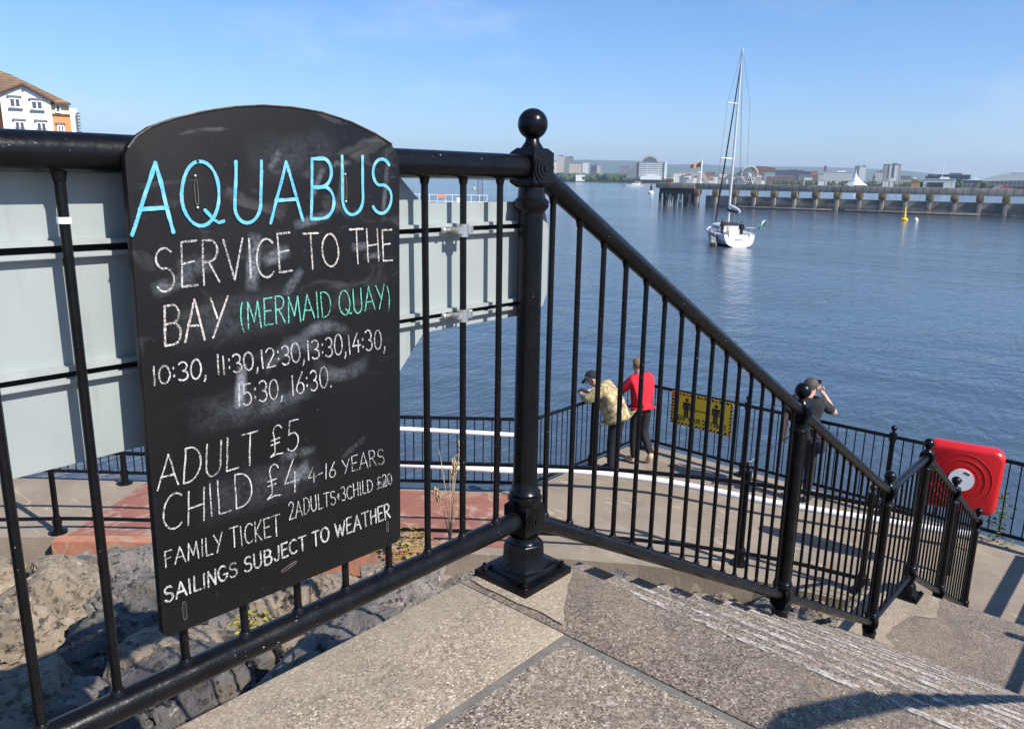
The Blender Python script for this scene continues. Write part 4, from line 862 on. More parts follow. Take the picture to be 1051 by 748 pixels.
for q in (1.5, 2.3): MB().ball((-BM/2*.97, q+.6, .78), .17, 12, 8, (.2, 1.2, .55)).build('hull_window', GLZ, yacht)
MB().prism([(-.95, 1.7), (.95, 1.7), (.85, 1.95), (.5, 2.08), (-.5, 2.08), (-.85, 1.95)], 1.1, (0, 2, 1), 3.1).build('spray_hood', NAVC, yacht, bevel=.06)
MB().tube([(0, 4.6, 1.7), (0, 4.45, 10), (0, 4.25, 17.9)], [.12, .11, .08], 10).build('mast', ALU, yacht)
MB().tube([(0, 4.35, 13.0), (-1.05, 4.2, 13.1)], .035, 6).tube([(0, 4.35, 13.0), (1.05, 4.2, 13.1)], .035, 6).tube([(0, 4.45, 8), (1.2, 4.3, 8.1)], .035, 6).tube([(0, 4.45, 8), (-1.2, 4.3, 8.1)], .035, 6).build('spreaders', ALU, yacht)
MB().tube([(-.02, L_+.25, 1.5), (0, 4.3, 17.0)], [.085, .05], 10).build('furled_genoa', NAVC, yacht)
MB().tube([(0, 4.4, 3.0), (0, .9, 3.15)], .09, 8).build('boom', ALU, yacht)
MB().tube([(0, 4.35, 3.6), (0, 3.0, 3.5), (0, 1.4, 3.35), (0, .7, 3.2)], [.15, .16, .12, .06], 10).build('sail_cover', WHITE, yacht)
MB().tube([(-.2, 4.3, 3.25), (-.2, 2.8, 3.15), (-.12, 1.2, 3.12)], [.13, .14, .09], 8).build('sail_cover_side', NAVC, yacht)
for nm, pts in (('backstay', [(.9, .4, 1.3), (0, 1.5, 5), (0, 4.25, 17.8)]), ('shroud', [(-1.6, 4.3, 1.2), (-1.05, 4.2, 13.1), (0, 4.25, 17.8)]), ('shroud', [(1.6, 4.3, 1.2), (1.05, 4.2, 13.1), (0, 4.25, 17.8)]), ('topping_lift', [(0, .8, 3.2), (0, 4.25, 17.8)])): MB().tube(pts, .014, 5).build(nm, ROPE, yacht)
pu = MB(); 
for s_ in (-1, 1):
    pu.tube([(s_*1.45, .5, 1.1), (s_*1.5, .35, 1.75), (s_*.5, .28, 1.78)], .02, 6).tube([(s_*1.5, 2.0, 1.15), (s_*1.5, 2.0, 1.75), (s_*1.5, .35, 1.75)], .02, 6)
pu.tube([(s_*1.5, 2, 1.75) for s_ in (1,)]+[(1.45, 8, 1.85)], .012, 5).tube([(-1.5, 2, 1.75), (-1.45, 8, 1.85)], .012, 5); pu.build('pushpit_rail', STEEL, yacht)
MB().tube([(.25*math.cos(a)*1.6, 1.2, 1.35+.25*math.sin(a)*1.6) for a in [2*PI*k/18 for k in range(19)]], .02, 6).build('steering_wheel', STEEL, yacht)
mk = MB()
for x in (-.34, -.18, -.02, .16): mk.box((x, .165-.01+.04, .62), (.07, .03, .2))
mk.build('transom_marks', NAVC, yacht)
fl = MB(); vs2 = []
for i in range(9):
    for j in range(5): t = i/8; vs2.append((1.62+.55*t+.03*math.sin(t*9), .1-.2*t+.06*math.sin(t*8+j), 2.05+.62*t-.55*j/4))
fl.add(vs2, [(i*5+j, i*5+j+1, (i+1)*5+j+1, (i+1)*5+j) for i in range(8) for j in range(4)])
FLG = NB('white_green_flag'); FLG.col(FLG.ramp(FLG.math('ADD', FLG.math('MULTIPLY', FLG.axis(2), 1.0), FLG.math('MULTIPLY', FLG.axis(0), -1.1)), [(-.0, (.10, .34, .20)), (.03, (.74, .74, .72))])).rough(.8)
fo = fl.build('ensign', FLG.m, yacht); MB().tube([(1.45, .3, 1.2), (1.85, .1, 2.4)], .02, 6).build('ensign_staff', ALU, yacht)
def yl(p): return Matrix.Translation((yp.x, yp.y, WZ)) @ Matrix.Rotation(yrz, 4, 'Z') @ Vector(p)
dg_ = empty('inflatable_dinghy', yl((-2.15, 1.6, .35)), yrz, 'grey inflatable dinghy tilted on the left quarter of the yacht', 'dinghy')
DG = plain('grey_hypalon', (.22, .22, .24), .6); db = MB()
for s_ in (-.12, .12): db.tube([(s_-.1, -.9, -.3), (s_-.05, -.4, .1), (s_+.1, .5, .75), (s_+.2, 1.2, 1.1)], [.2, .24, .24, .12], 10)
db.build('tubes', DG, dg_, ang=180); MB().box((-.12, -.95, -.25), (.42, .3, .5)).build('outboard', BLK, dg_, bevel=.06)
sit = dict(hipL=(-.1, 0, .88), knL=(-.14, .40, .86), anL=(-.14, .42, .46), toL=(-.14, .58, .42), hipR=(.1, 0, .88), knR=(.14, .40, .86), anR=(.14, .42, .46), toR=(.14, .58, .42))
person(yl((-1.45, 1.0, 1.02)), yrz+.4, {}, 'person in dark clothing standing at the left rail of the yacht', CH, NAVY, SHOE, DKH, lod=True, group='crew of the yacht', scale=.9)
person(yl((.35, 1.1, .72)), yrz, {}, 'person in black standing at the steering wheel of the yacht', BKT, NAVY, SHOE, DKH, group='crew of the yacht', scale=.92)
person(yl((-.55, 2.3, .30)), yrz+.9, sit, 'person in a pale top sitting under the sprayhood of the yacht', cloth('cream_fleece', (.42, .38, .28)), NAVY, SHOE, GREYH, group='crew of the yacht')
# ------------------------------------------------------------------ buoys and motor boat
bp = at(928, 226, 2, WZ); YB = plain('yellow_buoy_paint', (.72, .50, .03), .45)
by = empty('marker_buoy', (bp.x, bp.y, WZ), 0, 'yellow conical marker buoy floating in front of the pier', 'buoy'); by.scale = (.62, .62, .60)
MB().lathe((0, 0, -.2), [(.5, 0), (.95, .15), (1.0, .5), (.8, .7), (.45, .8)], 16).build('float_body', YB, by); MB().lathe((0, 0, .6), [(.45, 0), (.34, .9), (.2, 2.5), (.05, 3.1), (.02, 3.2)], 14).build('tower', YB, by)
MB().box((0, 0, .95), (.66, .66, .45), taper=.8).build('dark_panel', BLK, by); MB().ball((0, 0, 3.9), .14, 10, 8).build('lantern', BLK, by)
b2 = at(940, 227, 2, WZ); wb = MB().ball((0, 0, .15), .38, 14, 10).lathe((0, 0, .46), [(.12, 0), (.12, .18), (.04, .2)], 8); o = wb.build('mooring_buoy', plain('cream_buoy', (.72, .68, .52), .5)); o.location = (b2.x, b2.y, WZ); tag(o, 'round cream mooring buoy right of the yellow marker buoy', 'buoy')
b3 = at(668, 199, 2, WZ); nb = empty('channel_buoy', (b3.x, b3.y, WZ), 0, 'small dark and white channel buoy left of the pier head', 'buoy')
MB().lathe((0, 0, 0), [(1.2, 0), (1.35, .5), (1.1, 1.1), (.5, 1.3)], 14).build('float_body', WHITE, nb); MB().lathe((0, 0, 1.2), [(.4, 0), (.5, 1.4), (.3, 2.6), (.05, 3.4)], 10).build('topmark', BLK, nb)
mp_ = at(650, 191.8, 2, WZ); dm = math.hypot(mp_.x-EYE.x, mp_.y-EYE.y); k = dm*20/FPX/12
mo = empty('motor_boat', (mp_.x, mp_.y, WZ), face(650)+.1, 'white motor cruiser crossing the open bay in the distance', 'motor boat'); mo.scale = (k, k, k)
hv = []; 
for i in range(13):
    t = i/12; bw = 1.7*(1 if t < .5 else math.cos((t-.5)/.5*PI/2)**.6)+.02; f = 1.1+.5*t; x = 6-12*t
    hv += [(x, -bw, f), (x, -bw*.8, -.2), (x, bw*.8, -.2), (x, bw, f)]
MB().add(hv, [(i*4+j, i*4+j+1, (i+1)*4+j+1, (i+1)*4+j) for i in range(12) for j in range(3)] + [(i*4, (i+1)*4, (i+1)*4+3, i*4+3) for i in range(12)] + [(0, 1, 2, 3)]).build('hull', YH, mo)
MB().prism([(3.9, 1.1), (3.6, 2.5), (1.0, 2.8), (-1.2, 1.5)], 2.4, (0, 2, 1), -1.2).build('cabin', YH, mo, bevel=.1); MB().prism([(3.3, 2.0), (3.2, 2.4), (.9, 2.62), (-.2, 2.0)], 2.46, (0, 2, 1), -1.23).build('window', GLZ, mo)
MB().tube([(4.6, 0, 1.2), (4.2, 0, 3.3)], .08, 6).box((2.6, 0, 3.1), (2.6, 2.2, .12)).build('hardtop', YH, mo)
# ------------------------------------------------------------------ old pier across the basin
TIMB = plain('weathered_pier_concrete', (.27, .24, .20), .95, var=.4, scale=.6); PIERD = plain('dark_pier_timber', (.09, .078, .066), .95, var=.45, scale=.5); RUST = plain('rust_stained_block', (.20, .145, .07), .95, var=.45, scale=.9); PALE = plain('pale_fender_timber', (.34, .30, .25), .9, var=.3, scale=.8)
A_ = at(714, 212.2, 2, WZ); B_ = at(1030, 223, 2, WZ); pd = (B_-A_); PL = math.hypot(pd.x, pd.y); pa = math.atan2(pd.y, pd.x)
pier = empty('pier', (A_.x, A_.y, WZ), pa, 'long weathered concrete pier on stout columns across the water', 'pier')
zt = 5.35; zdk = 3.95; NP = 15; sp_ = PL/14.0
X1 = PL + 26
DECK = NB('pier_deck_concrete'); bk = DECK.n('ShaderNodeTexWave'); bk.inputs['Scale'].default_value = .22; bk.inputs['Distortion'].default_value = 0; DECK.link(DECK.co, bk.inputs[0])
DECK.col(DECK.mix(DECK.ramp(bk.outputs['Fac'], [(.03, .55), (.06, 0)]), DECK.ramp(DECK.noise(.5, 6, .7), [(.3, (.20, .18, .155)), (.7, (.38, .345, .30))]), (.04, .036, .03))).rough(.95)
MB().box((X1/2-1.5, 3.7, (zt+zdk)/2), (X1+3, 6.6, zt-zdk)).build('deck', DECK.m, pier, bevel=.05)
for i in range(0, 16):
    x = sp_*i
    cm = MB().box((x, .65, 1.3), (.8, 1.3, 5.2)); c_ = cm.build('column', TIMB, pier, bevel=.04)
    MB().box((x, .55, zdk-.62), (1.35, 1.5, 1.22)).build('capital', RUST, c_, bevel=.05)
wl = MB().box((X1/2+1, 1.05, 1.25), (X1-2, .5, 2.75)); wl.build('lower_wall', plain('pier_wall_concrete', (.23, .205, .175), .95, var=.4, scale=.5), pier, bevel=.03)
MB().box((PL*.73, .0, .32), (PL*.40, .35, .34)).build('fender_beam', PALE, pier, bevel=.03); MB().box((PL*.32, .0, .32), (PL*.34, .3, .3)).build('fender_beam', PALE, pier, bevel=.03)
MB().box((PL+17, 3, 1.2), (26, 6, 6.9)).build('end_wall', PIERD, pier, bevel=.05)
hd = MB().box((-5.4, 3.6, 4.75), (9.6, 7.2, 1.3)); hd.build('pier_head', TIMB, pier, bevel=.06); MB().box((-5.2, 3.6, 3.45), (8.4, 6.2, 1.25)).build('head_beam', PIERD, pier, bevel=.04)
hp_ = MB()
for x in (-9, -7.6, -6.4, -5.3, -3.9, -2.6, -1.6):
    for y in (.6, 3.4): hp_.tube([(x, y, -1.5), (x+.25*(1 if int(x*10) % 2 else -1), y+.2, 2.9)], .34, 8)
for i, x in enumerate((-9, -7.6, -6.4, -5.3, -3.9, -2.6, -1.6)):
    for y in (.6, 3.4): MB().tube([(x, y, -1.5), (x+.25*(1 if i % 2 else -1), y+.2, 2.9)], .36, 8).build('pile', PALE if i in (2, 4, 6) else PIERD, pier)
ra_ = MB()
for x in range(0, int(X1-20), 4): ra_.tube([(x, .2, zt), (x, .2, zt+1.0)], .035, 5)
ra_.tube([(0, .2, zt+1), (X1-20, .2, zt+1)], .03, 5).build('guard_wire', ROPE, pier)
MB().box((-7.2, .6, zt+.35), (1.3, .12, .5)).build('red_panel', plain('red_board', (.45, .05, .04), .6), pier); MB().box((-2.0, .6, zt+.3), (1.7, .12, .9)).build('white_panel', WHITE, pier)
fp = Matrix.Translation((A_.x, A_.y, WZ)) @ Matrix.Rotation(pa, 4, 'Z')
fpl = empty('flagpole', fp @ Vector((.4, 1.0, zt)), pa, 'white pole with an orange flag on the head of the pier', 'flagpole')
MB().tube([(0, 0, -.9), (0, 0, 5.3)], .16, 10).build('pole', WHITE, fpl)
vs2 = []
for i in range(9):
    for j in range(5): t = i/8; vs2.append((-.2-2.5*t, .3*math.sin(t*7), 4.9-.35*t-1.2*j/4-.5*t*(1-j/4)+.0*t))
ORG = plain('orange_flag_cloth', (.75, .27, .10), .8); MB().add(vs2, [(i*5+j, i*5+j+1, (i+1)*5+j+1, (i+1)*5+j) for i in range(8) for j in range(4)]).build('flag', ORG, fpl)
# ------------------------------------------------------------------ railed jetty platform left of the big post
jp = at(455, 212.5, 2, WZ+1.2); jd = math.hypot(jp.x-EYE.x, jp.y-EYE.y); je = empty('mooring_jetty', (jp.x, jp.y, WZ), face(455), 'low jetty platform with white railings and a dark ladder mast out on the water', 'jetty')
k = jd/FPX
MB().box((0, 4, .9), (112*k, 8, .5)).build('platform', TIMB, je, bevel=.04)
for x in (-45, -15, 15, 45): MB().tube([(x*k, 1.2, -2), (x*k, 1.2, .8)], .4, 10).build('pile', PIERD, je)
jr = MB(); xs = [-48, -40, -32, -24, -14, -6, 2, 9, 20, 28, 36, 44]
for x in xs: jr.tube([(x*k, .4, 1.1), (x*k, .4, 1.1+13*k)], .05, 6)
for h in (6, 12.5): jr.tube([(-48*k, .4, 1.1+h*k), (44*k, .4, 1.1+h*k)], .05, 6)
jr.build('white_railing', WHITE, je)
MB().box((16*k, .35, 1.1+5*k), (5*k, .1, 10*k)).build('white_board', WHITE, je); MB().box((-2*k, .35, 1.1+11.5*k), (9*k, .1, 2.5*k)).build('orange_board', ORG, je)
lm = MB()
for x in (35, 39.5): lm.tube([(x*k, 1, 1.1), (x*k, 1, 1.1+30*k)], .07, 6)
for i in range(12): lm.tube([(35*k, 1, 1.5+i*2.4*k), (39.5*k, 1, 1.5+i*2.4*k)], .04, 5)
lm.build('ladder_mast', ROPE, je); MB().ball((31*k, .6, 1.1+19*k), 1.6*k, 10, 8, (.7, .7, 1.1)).build('beacon', plain('beacon_yellow', (.7, .62, .2), .5), je)
# ------------------------------------------------------------------ far shore, hills, woodland
def m_land():
    k = NB('far_land'); k.col(k.ramp(k.noise(.012, 6, .6), [(.35, (.06, .085, .03)), (.55, (.12, .13, .06)), (.7, (.20, .18, .13))])).rough(.95); return k.m
LAND = m_land()
D0 = 1480
def shorepts(d, xs): return [far(x, d) for x in xs]
xs_ = [380, 470, 560, 600, 660, 690, 760, 840, 900, 960, 1040, 1140, 1240]; ds = [1900, 1900, 1560, 1500, 1460, 1440, 1400, 1150, 900, 760, 640, 560, 520]
near = [far(x, d) for x, d in zip(xs_, ds)]; farp = [far(x, 9000) for x in xs_]
vs = []; n = len(near)
for z in (WZ-.5, WZ+1.6): vs += [(a, b, z) for a, b in near]
vs += [(a, b, WZ+3.0) for a, b in farp]
tag(MB().add(vs, [(i, i+1, n+i+1, n+i) for i in range(n-1)] + [(n+i, n+i+1, 2*n+i+1, 2*n+i) for i in range(n-1)]).build('far_shore', LAND, smooth=False), kind='structure')
def ridge(name, d, prof, depth, seed, m):
    xs = []; 
    N = 90; vs = []
    for i in range(N+1):
        x = prof[0][0]+(prof[-1][0]-prof[0][0])*i/N
        for (a, ya), (b, yb) in zip(prof[:-1], prof[1:]):
            if a <= x <= b: y = ya+(yb-ya)*(x-a)/(b-a)
        h = zat(x, y+.5*noise.noise((x*.06, seed, 0)), d)
        for j in range(7):
            dd = d-depth*(1-j/6); px, py = far(x, dd); f = (j/6)**1.4
            vs.append((px, py, WZ+2+(h-WZ-2)*f*(1+.05*noise.noise((x*.08, j*1.7, seed)) if 0 < j < 6 else f)))
        px, py = far(x, d+depth*.8); vs.append((px, py, WZ+2))
    M = 8; tag(MB().add(vs, [(i*M+j, i*M+j+1, (i+1)*M+j+1, (i+1)*M+j) for i in range(N) for j in range(M-1)]).build(name, m, ang=180), kind='structure')
HILL = NB('wooded_hillside'); HILL.col(HILL.ramp(HILL.noise(.004, 6, .65), [(.35, (.035, .055, .025)), (.6, (.07, .095, .04)), (.75, (.13, .14, .07))])).rough(1.0)
ridge('hills', 6800, [(200, 172), (420, 168), (560, 165), (600, 164), (655, 165.5), (690, 169), (720, 168.5), (760, 172), (800, 171), (860, 172), (920, 174.5), (960, 178.5), (1000, 184), (1060, 188), (1200, 190)], 1800, 1, HILL.m)
def blobwood(name, x0, x1, d0, d1, hmin, hmax, n, seed, m, label):
    rn = random.Random(seed); mb = MB()
    for i in range(n):
        x = rn.uniform(x0, x1); d = rn.uniform(d0, d1); px, py = far(x, d); h = rn.uniform(hmin, hmax); r = h*rn.uniform(.3, .55)
        vs = []; bm = bmesh.new(); bmesh.ops.create_icosphere(bm, subdivisions=2, radius=1)
        o_ = Vector((rn.random()*99, i, 0))
        for v in bm.verts: q = v.co*(1+.55*noise.noise(v.co*2.1+o_)); vs.append((px+q.x*r, py+q.y*r, WZ+2.0+h*.5+q.z*h*.5))
        mb.add(vs, [tuple(v.index for v in f.verts) for f in bm.faces]); bm.free()
    return tag(mb.build(name, m, ang=20), label, 'woodland', kind='stuff')
FOL = NB('far_foliage'); FOL.col(FOL.ramp(FOL.noise(.09, 5, .7), [(.3, (.022, .042, .016)), (.5, (.045, .075, .024)), (.72, (.10, .125, .045))])).rough(1.0)
blobwood('woodland', 555, 668, 1520, 1700, 7, 15, 330, 1, FOL.m, 'belt of green trees along the far shore below the towers')
blobwood('woodland', 640, 690, 1470, 1500, 4, 8, 110, 2, FOL.m, 'low green scrub on the far shore in front of the white hotel')
blobwood('woodland', 795, 940, 1180, 1420, 3, 8, 130, 3, FOL.m, 'green trees among the buildings behind the middle of the pier')
blobwood('woodland', 940, 1090, 880, 1060, 3, 8, 170, 4, FOL.m, 'bushes on the grassy shore behind the right part of the pier')
# ------------------------------------------------------------------ distant buildings: x0, x1, ytop, ybase in the photograph at their real distance
def m_facade(name, wall, win, fx=.28, fz=.31, gx=.5, gz=.5, r=.7):
    k = NB(name); sx = k.n('ShaderNodeSeparateXYZ'); k.link(k.co, sx.inputs[0])
    fr = lambda s_, f: k.math('FRACT', k.math('MULTIPLY', s_, f))
    hx = k.math('LESS_THAN', fr(k.math('ADD', sx.outputs[0], sx.outputs[1]), fx), gx); hz = k.math('LESS_THAN', fr(sx.outputs[2], fz), gz)
    k.col(k.mix(k.math('MULTIPLY', hx, hz), wall, win)).rough(r); return k.m
FW_ = m_facade('pale_facade', (.70, .68, .65), (.12, .14, .17)); FG = m_facade('grey_facade', (.22, .22, .23), (.07, .08, .10)); FP_ = m_facade('pinkish_facade', (.55, .46, .40), (.12, .11, .12)); FB = m_facade('brick_facade', (.26, .10, .07), (.09, .07, .07)); FR = m_facade('banded_facade', (.66, .66, .66), (.13, .16, .20), .05, .27, .97, .62); FD = plain('dark_blue_cladding', (.06, .065, .085), .6); FWH = plain('white_cladding', (.74, .74, .72), .5, var=.06); ROOFG = plain('grey_roofing', (.16, .16, .17), .7); ROOFT = plain('tan_roofing', (.40, .30, .22), .8); ROOFR = plain('red_roofing', (.36, .12, .07), .8)
def block(x0, x1, yt, d, label, m, roof=None, name='building', cat='building', depth=None, ridge_h=0, extra=None, group=None, base=None):
    xc = (x0+x1)/2; px, py = far(xc, d); W = (x1-x0)*d/FPX; z1 = zat(xc, yt, d); b = WZ+1.8; h = z1-b; dep = depth or max(12, W*.6)
    e = empty(name, (px, py, b), face(xc), label, cat, group)
    if ridge_h:
        hr = ridge_h*d/FPX; MB().box((0, dep/2, (h-hr)/2-.5), (W, dep, h-hr+1)).build('wall', m, e, smooth=False)
        MB().prism([(-W/2-.5, h-hr), (W/2+.5, h-hr), (W/2-W*.06, h), (-W/2+W*.06, h)], dep+1, (0, 2, 1), -.5).build('roof', roof or ROOFG, e, smooth=False)
    else:
        MB().box((0, dep/2, h/2-.5), (W, dep, h+1)).build('wall', m, e, smooth=False)
        MB().box((0, dep/2, h+.65), (W+.8, dep+.8, .5)).build('roof', roof or ROOFG, e, smooth=False)
        MB().box((W*.15, dep*.5, h+1.6), (W*.3, dep*.3, 2)).build('plant_room', roof or ROOFG, e, smooth=False)
    return e, W, h, dep
block(571, 578.5, 160.5, 1900, 'dark topped tall pinkish tower at the left end of the far city', FP_, FD); block(579.5, 588, 161.5, 1950, 'broad grey office tower right of the pinkish tower', FG, FD)
block(584, 596, 168, 1850, 'cream mid rise block below the grey office tower', FP_); block(597.5, 603.5, 167, 1850, 'slim white tower standing above the treeline', FW_); block(606, 612, 170, 1950, 'dark blue grey low tower beside the slim white tower', FD); block(612, 616, 169.5, 1980, 'narrow mauve tower right of the dark low tower', FP_)
block(591, 600, 179.6, 1515, 'low white waterside house at the foot of the tree belt', FWH, ROOFT); block(560, 571, 166, 2000, 'pale block half hidden by the big railing post', FW_); block(636, 646, 171.5, 1800, 'small dark roofed building left of the hotel', FG, ROOFG)
# the white hotel with its curved roof
hx = 664; hd_ = 1480; px, py = far(hx, hd_); k = hd_/FPX; hb = WZ+1.8; ht = empty('hotel', (px, py, hb), face(hx), 'big white hotel with banded balconies, curved roof and stepped left wing', 'hotel')
hz = lambda y: zat(hx, y, hd_)-hb
MB().box((5.0*k, 10, hz(166.5)/2), (27*k, 20, hz(166.5))).build('wall', FR, ht, smooth=False); MB().box((17.5*k, -.6, hz(166)/2), (2.2*k, 3, hz(166))).build('stair_tower', FWH, ht, smooth=False)
MB().prism([(-8.5*k, hz(184)), (-8.5*k, hz(166)), (-11*k, hz(166.5)), (-14*k, hz(172)), (-19.5*k, hz(176)), (-21*k, hz(184))], 14, (0, 2, 1), 2).build('stepped_wing', FG, ht, smooth=False)
MB().prism([(-7*k, hz(166.8)), (-6*k, hz(163)), (-3*k, hz(160.3)), (2*k, hz(159)), (7*k, hz(160.5)), (12*k, hz(165)), (13.5*k, hz(166.8))], 12, (0, 2, 1), 4).build('curved_roof', plain('pale_metal_roof', (.42, .42, .44), .4), ht, smooth=False)
MB().prism([(-5*k, hz(166.5)), (-3*k, hz(162.4)), (2*k, hz(160.8)), (6*k, hz(162.2)), (10*k, hz(166.5))], .6, (0, 2, 1), 3.2).build('roof_glazing', plain('roof_glass', (.12, .12, .13), .2), ht, smooth=False)
MB().prism([(-7*k, hz(184.5)), (-6*k, hz(181)), (3*k, hz(179.2)), (13*k, hz(180.5)), (14*k, hz(184.5))], 16, (0, 2, 1), -14).build('white_podium', FWH, ht, smooth=False)
# low clutter of the waterfront
rn = random.Random(8); mats = [FW_, FG, FP_, FB, FWH, FW_]; nm_ = ['pale', 'grey', 'cream', 'brick', 'white', 'pale']
spots = [(691, 702, 178), (700, 712, 180.5), (709, 723, 177.5), (720, 733, 176), (731, 739, 180), (738, 749, 178.5), (747, 757, 179), (757, 765, 181), (774, 783, 183), (787, 796, 181.5), (826, 833, 180), (841, 849, 179.5), (859, 868, 178), (896, 905, 178.5), (925, 934, 180.5), (934, 941, 184)]
wh = ['left of the flagpole', 'behind the flagpole', 'just right of the flagpole', 'left of the small white sail', 'behind the small white sail', 'left of the yacht mast', 'right of the yacht mast', 'left of the big wheel', 'right of the big wheel', 'below the bronze hall', 'left of the long white building', 'behind the shore trees', 'left of the white tent', 'left of the tall tower block', 'right of the tall tower block', 'beside the orange shed']
for i, ((a, b, y), q) in enumerate(zip(spots, wh)):
    j = i % 6; block(a, b, y, 1560-120*(i > 8)+rn.uniform(-30, 30), f'low {nm_[j]} waterfront building {q}', mats[j], rn.choice((ROOFG, ROOFT, FWH)), ridge_h=rn.choice((0, 1.6, 2.2)), group='low waterfront buildings')
for i in range(34):
    x = rn.uniform(688, 800) if i < 24 else rn.uniform(832, 1000); wd_ = rn.uniform(2.5, 6); block(x-wd_/2, x+wd_/2, (rn.uniform(178, 184) if i < 24 else rn.uniform(181.5, 186)), rn.uniform(1440, 1600) if i < 24 else rn.uniform(1000, 1300), 'small pale building in the crowded far waterfront', rn.choice((FWH, FWH, FW_, FP_, FG)), rn.choice((ROOFG, FWH, ROOFT, ROOFR)), ridge_h=rn.choice((0, 1, 1.5)), group='small crowded waterfront buildings')
block(702, 712, 176.5, 1650, 'wide tan roofed warehouse behind the flagpole', FP_, ROOFT, ridge_h=2.5)
# bronze domed arts hall
ax = 775; ad = 1680; px, py = far(ax, ad); k = ad/FPX; ab = WZ+1.8; az = lambda y: zat(ax, y, ad)-ab
ar_ = empty('arts_hall', (px, py, ab), face(ax), 'bronze domed arts hall with a dark sloping flank behind the big wheel', 'hall')
BRZ = plain('bronze_cladding', (.25, .115, .065), .5, .3, .2, .05); DSL = plain('slate_cladding', (.055, .052, .055), .8)
MB().prism([(-3*k, az(189)), (-2*k, az(172)), (1*k, az(170.3)), (10*k, az(170.8)), (17.5*k, az(172)), (18.5*k, az(176.5)), (8*k, az(177)), (8*k, az(189))], 40, (0, 2, 1), 5).build('bronze_shell', BRZ, ar_, smooth=False)
MB().prism([(-22*k, az(189)), (-21*k, az(180)), (-13*k, az(175)), (-4*k, az(170.8)), (-1*k, az(172)), (-2.6*k, az(189))], 40, (0, 2, 1), 6).build('slate_flank', DSL, ar_, smooth=False)
# big wheel
wx = 769; wd = 1500; px, py = far(wx, wd); k = wd/FPX; wb_ = WZ+1.8; wz = zat(wx, 178.8, wd)-wb_; Rw = 7.3*k
we = empty('big_wheel', (px, py, wb_), face(wx), 'white big wheel on the far waterfront', 'big wheel')
rm = MB(); 
for y in (-1.2, 1.2): rm.tube([(Rw*math.cos(2*PI*i/40), y, wz+Rw*math.sin(2*PI*i/40)) for i in range(41)], .5, 6, cap=False)
rm.build('rim', WHITE, we)
sp2 = MB()
for i in range(16): a = 2*PI*i/16; sp2.tube([(0, 0, wz), (Rw*math.cos(a), 0, wz+Rw*math.sin(a))], .2, 5)
sp2.build('spokes', WHITE, we); lg = MB()
for y in (-3, 3):
    for s_ in (-1, 1): lg.tube([(0, y*.5, wz), (s_*Rw*.48, y, 0)], .6, 6)
lg.build('support_legs', WHITE, we)
for i in range(20): a = 2*PI*i/20; MB().box((Rw*1.04*math.cos(a), 0, wz+Rw*1.04*math.sin(a)), (1.5, 1.6, 1.9)).build('cabin', WHITE, we, smooth=False)
block(780.5, 783.5, 178, 1500, 'slim red brick clock tower right of the big wheel', FB, ROOFR, 'tower', 'tower'); block(797, 814, 180, 1520, 'long red brick waterfront building with white quoins', FB, ROOFG, ridge_h=1.6); block(797, 822, 175.2, 1640, 'long dark roofed hall behind the red brick building', FD, ROOFG); block(820, 831, 176, 1600, 'dark gabled building right of the long dark hall', FG, FD, ridge_h=2.4)
block(832, 838.5, 175.5, 1550, 'red roofed brick house beyond the pier', FB, ROOFR, ridge_h=4); block(846.5, 871, 177, 1400, 'long white two storey building behind the pier', FW_, FWH); block(876.5, 880.5, 171, 1600, 'dark half of a pair of blocks behind the white tent', FG); block(880.5, 887, 171, 1600, 'white half of a pair of blocks behind the white tent', FWH); block(844.5, 847, 171, 1640, 'thin brick chimney tower behind the shore trees', FB)
# tower block with vertical strips
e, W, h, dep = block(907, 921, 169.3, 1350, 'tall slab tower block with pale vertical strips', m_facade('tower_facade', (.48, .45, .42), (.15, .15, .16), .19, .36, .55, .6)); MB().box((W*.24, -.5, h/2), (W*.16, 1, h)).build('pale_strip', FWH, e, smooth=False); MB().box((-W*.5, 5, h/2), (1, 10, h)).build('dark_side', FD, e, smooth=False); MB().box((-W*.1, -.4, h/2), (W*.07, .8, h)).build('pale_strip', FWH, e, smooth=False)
block(899, 906, 176.5, 1400, 'stepped pale block left of the tall tower block', FW_)
# white tent
tx = 879; td = 1180; px, py = far(tx, td); k = td/FPX; te = empty('peaked_tent', (px, py, WZ+1.8), face(tx), 'white peaked tent roof on the shore behind the pier', 'tent'); tz = lambda y: zat(tx, y, td)-WZ-1.8
tv = []; pk = (-1.2*k, 8, tz(175.2)); nn = 24
for i in range(9):
    t = i/8; r = t**.62 if i else 0
    for j in range(nn):
        a = 2*PI*j/nn; sc = 1+.10*t*math.cos(4*a); ex, ey = 9.2*k*math.cos(a)*sc, 11*math.sin(a)*sc
        tv.append((pk[0]+(ex+1.2*k*1.0)*(t**1.7*.55+t*.45)*1.0 if i else pk[0], 8+ey*(t**1.7*.5+t*.5), tz(175.2)+(tz(190.2)-tz(175.2))*t**.72))
MB().add(tv, [(i*nn+j, i*nn+(j+1) % nn, (i+1)*nn+(j+1) % nn, (i+1)*nn+j) for i in range(8) for j in range(nn)]).build('canopy', FWH, te, ang=25); MB().tube([(pk[0], 8, 0), (pk[0], 8, pk[2]+1.2)], .4, 6).build('pole', WHITE, te)
block(957, 990, 180.0, 1000, 'wide dark blue shed behind the right part of the pier', FD, ROOFG, depth=30); block(951, 962, 181.5, 980, 'lower dark shed left of the wide blue shed', FD, ROOFG); e, W, h, dep = block(952, 977, 184.6, 860, 'low white building with a dark glazed front behind the pier', FWH, FWH, depth=14); MB().box((-W*.12, -.3, h*.45), (W*.5, .5, h*.55)).build('glazing', GLZ, e, smooth=False)
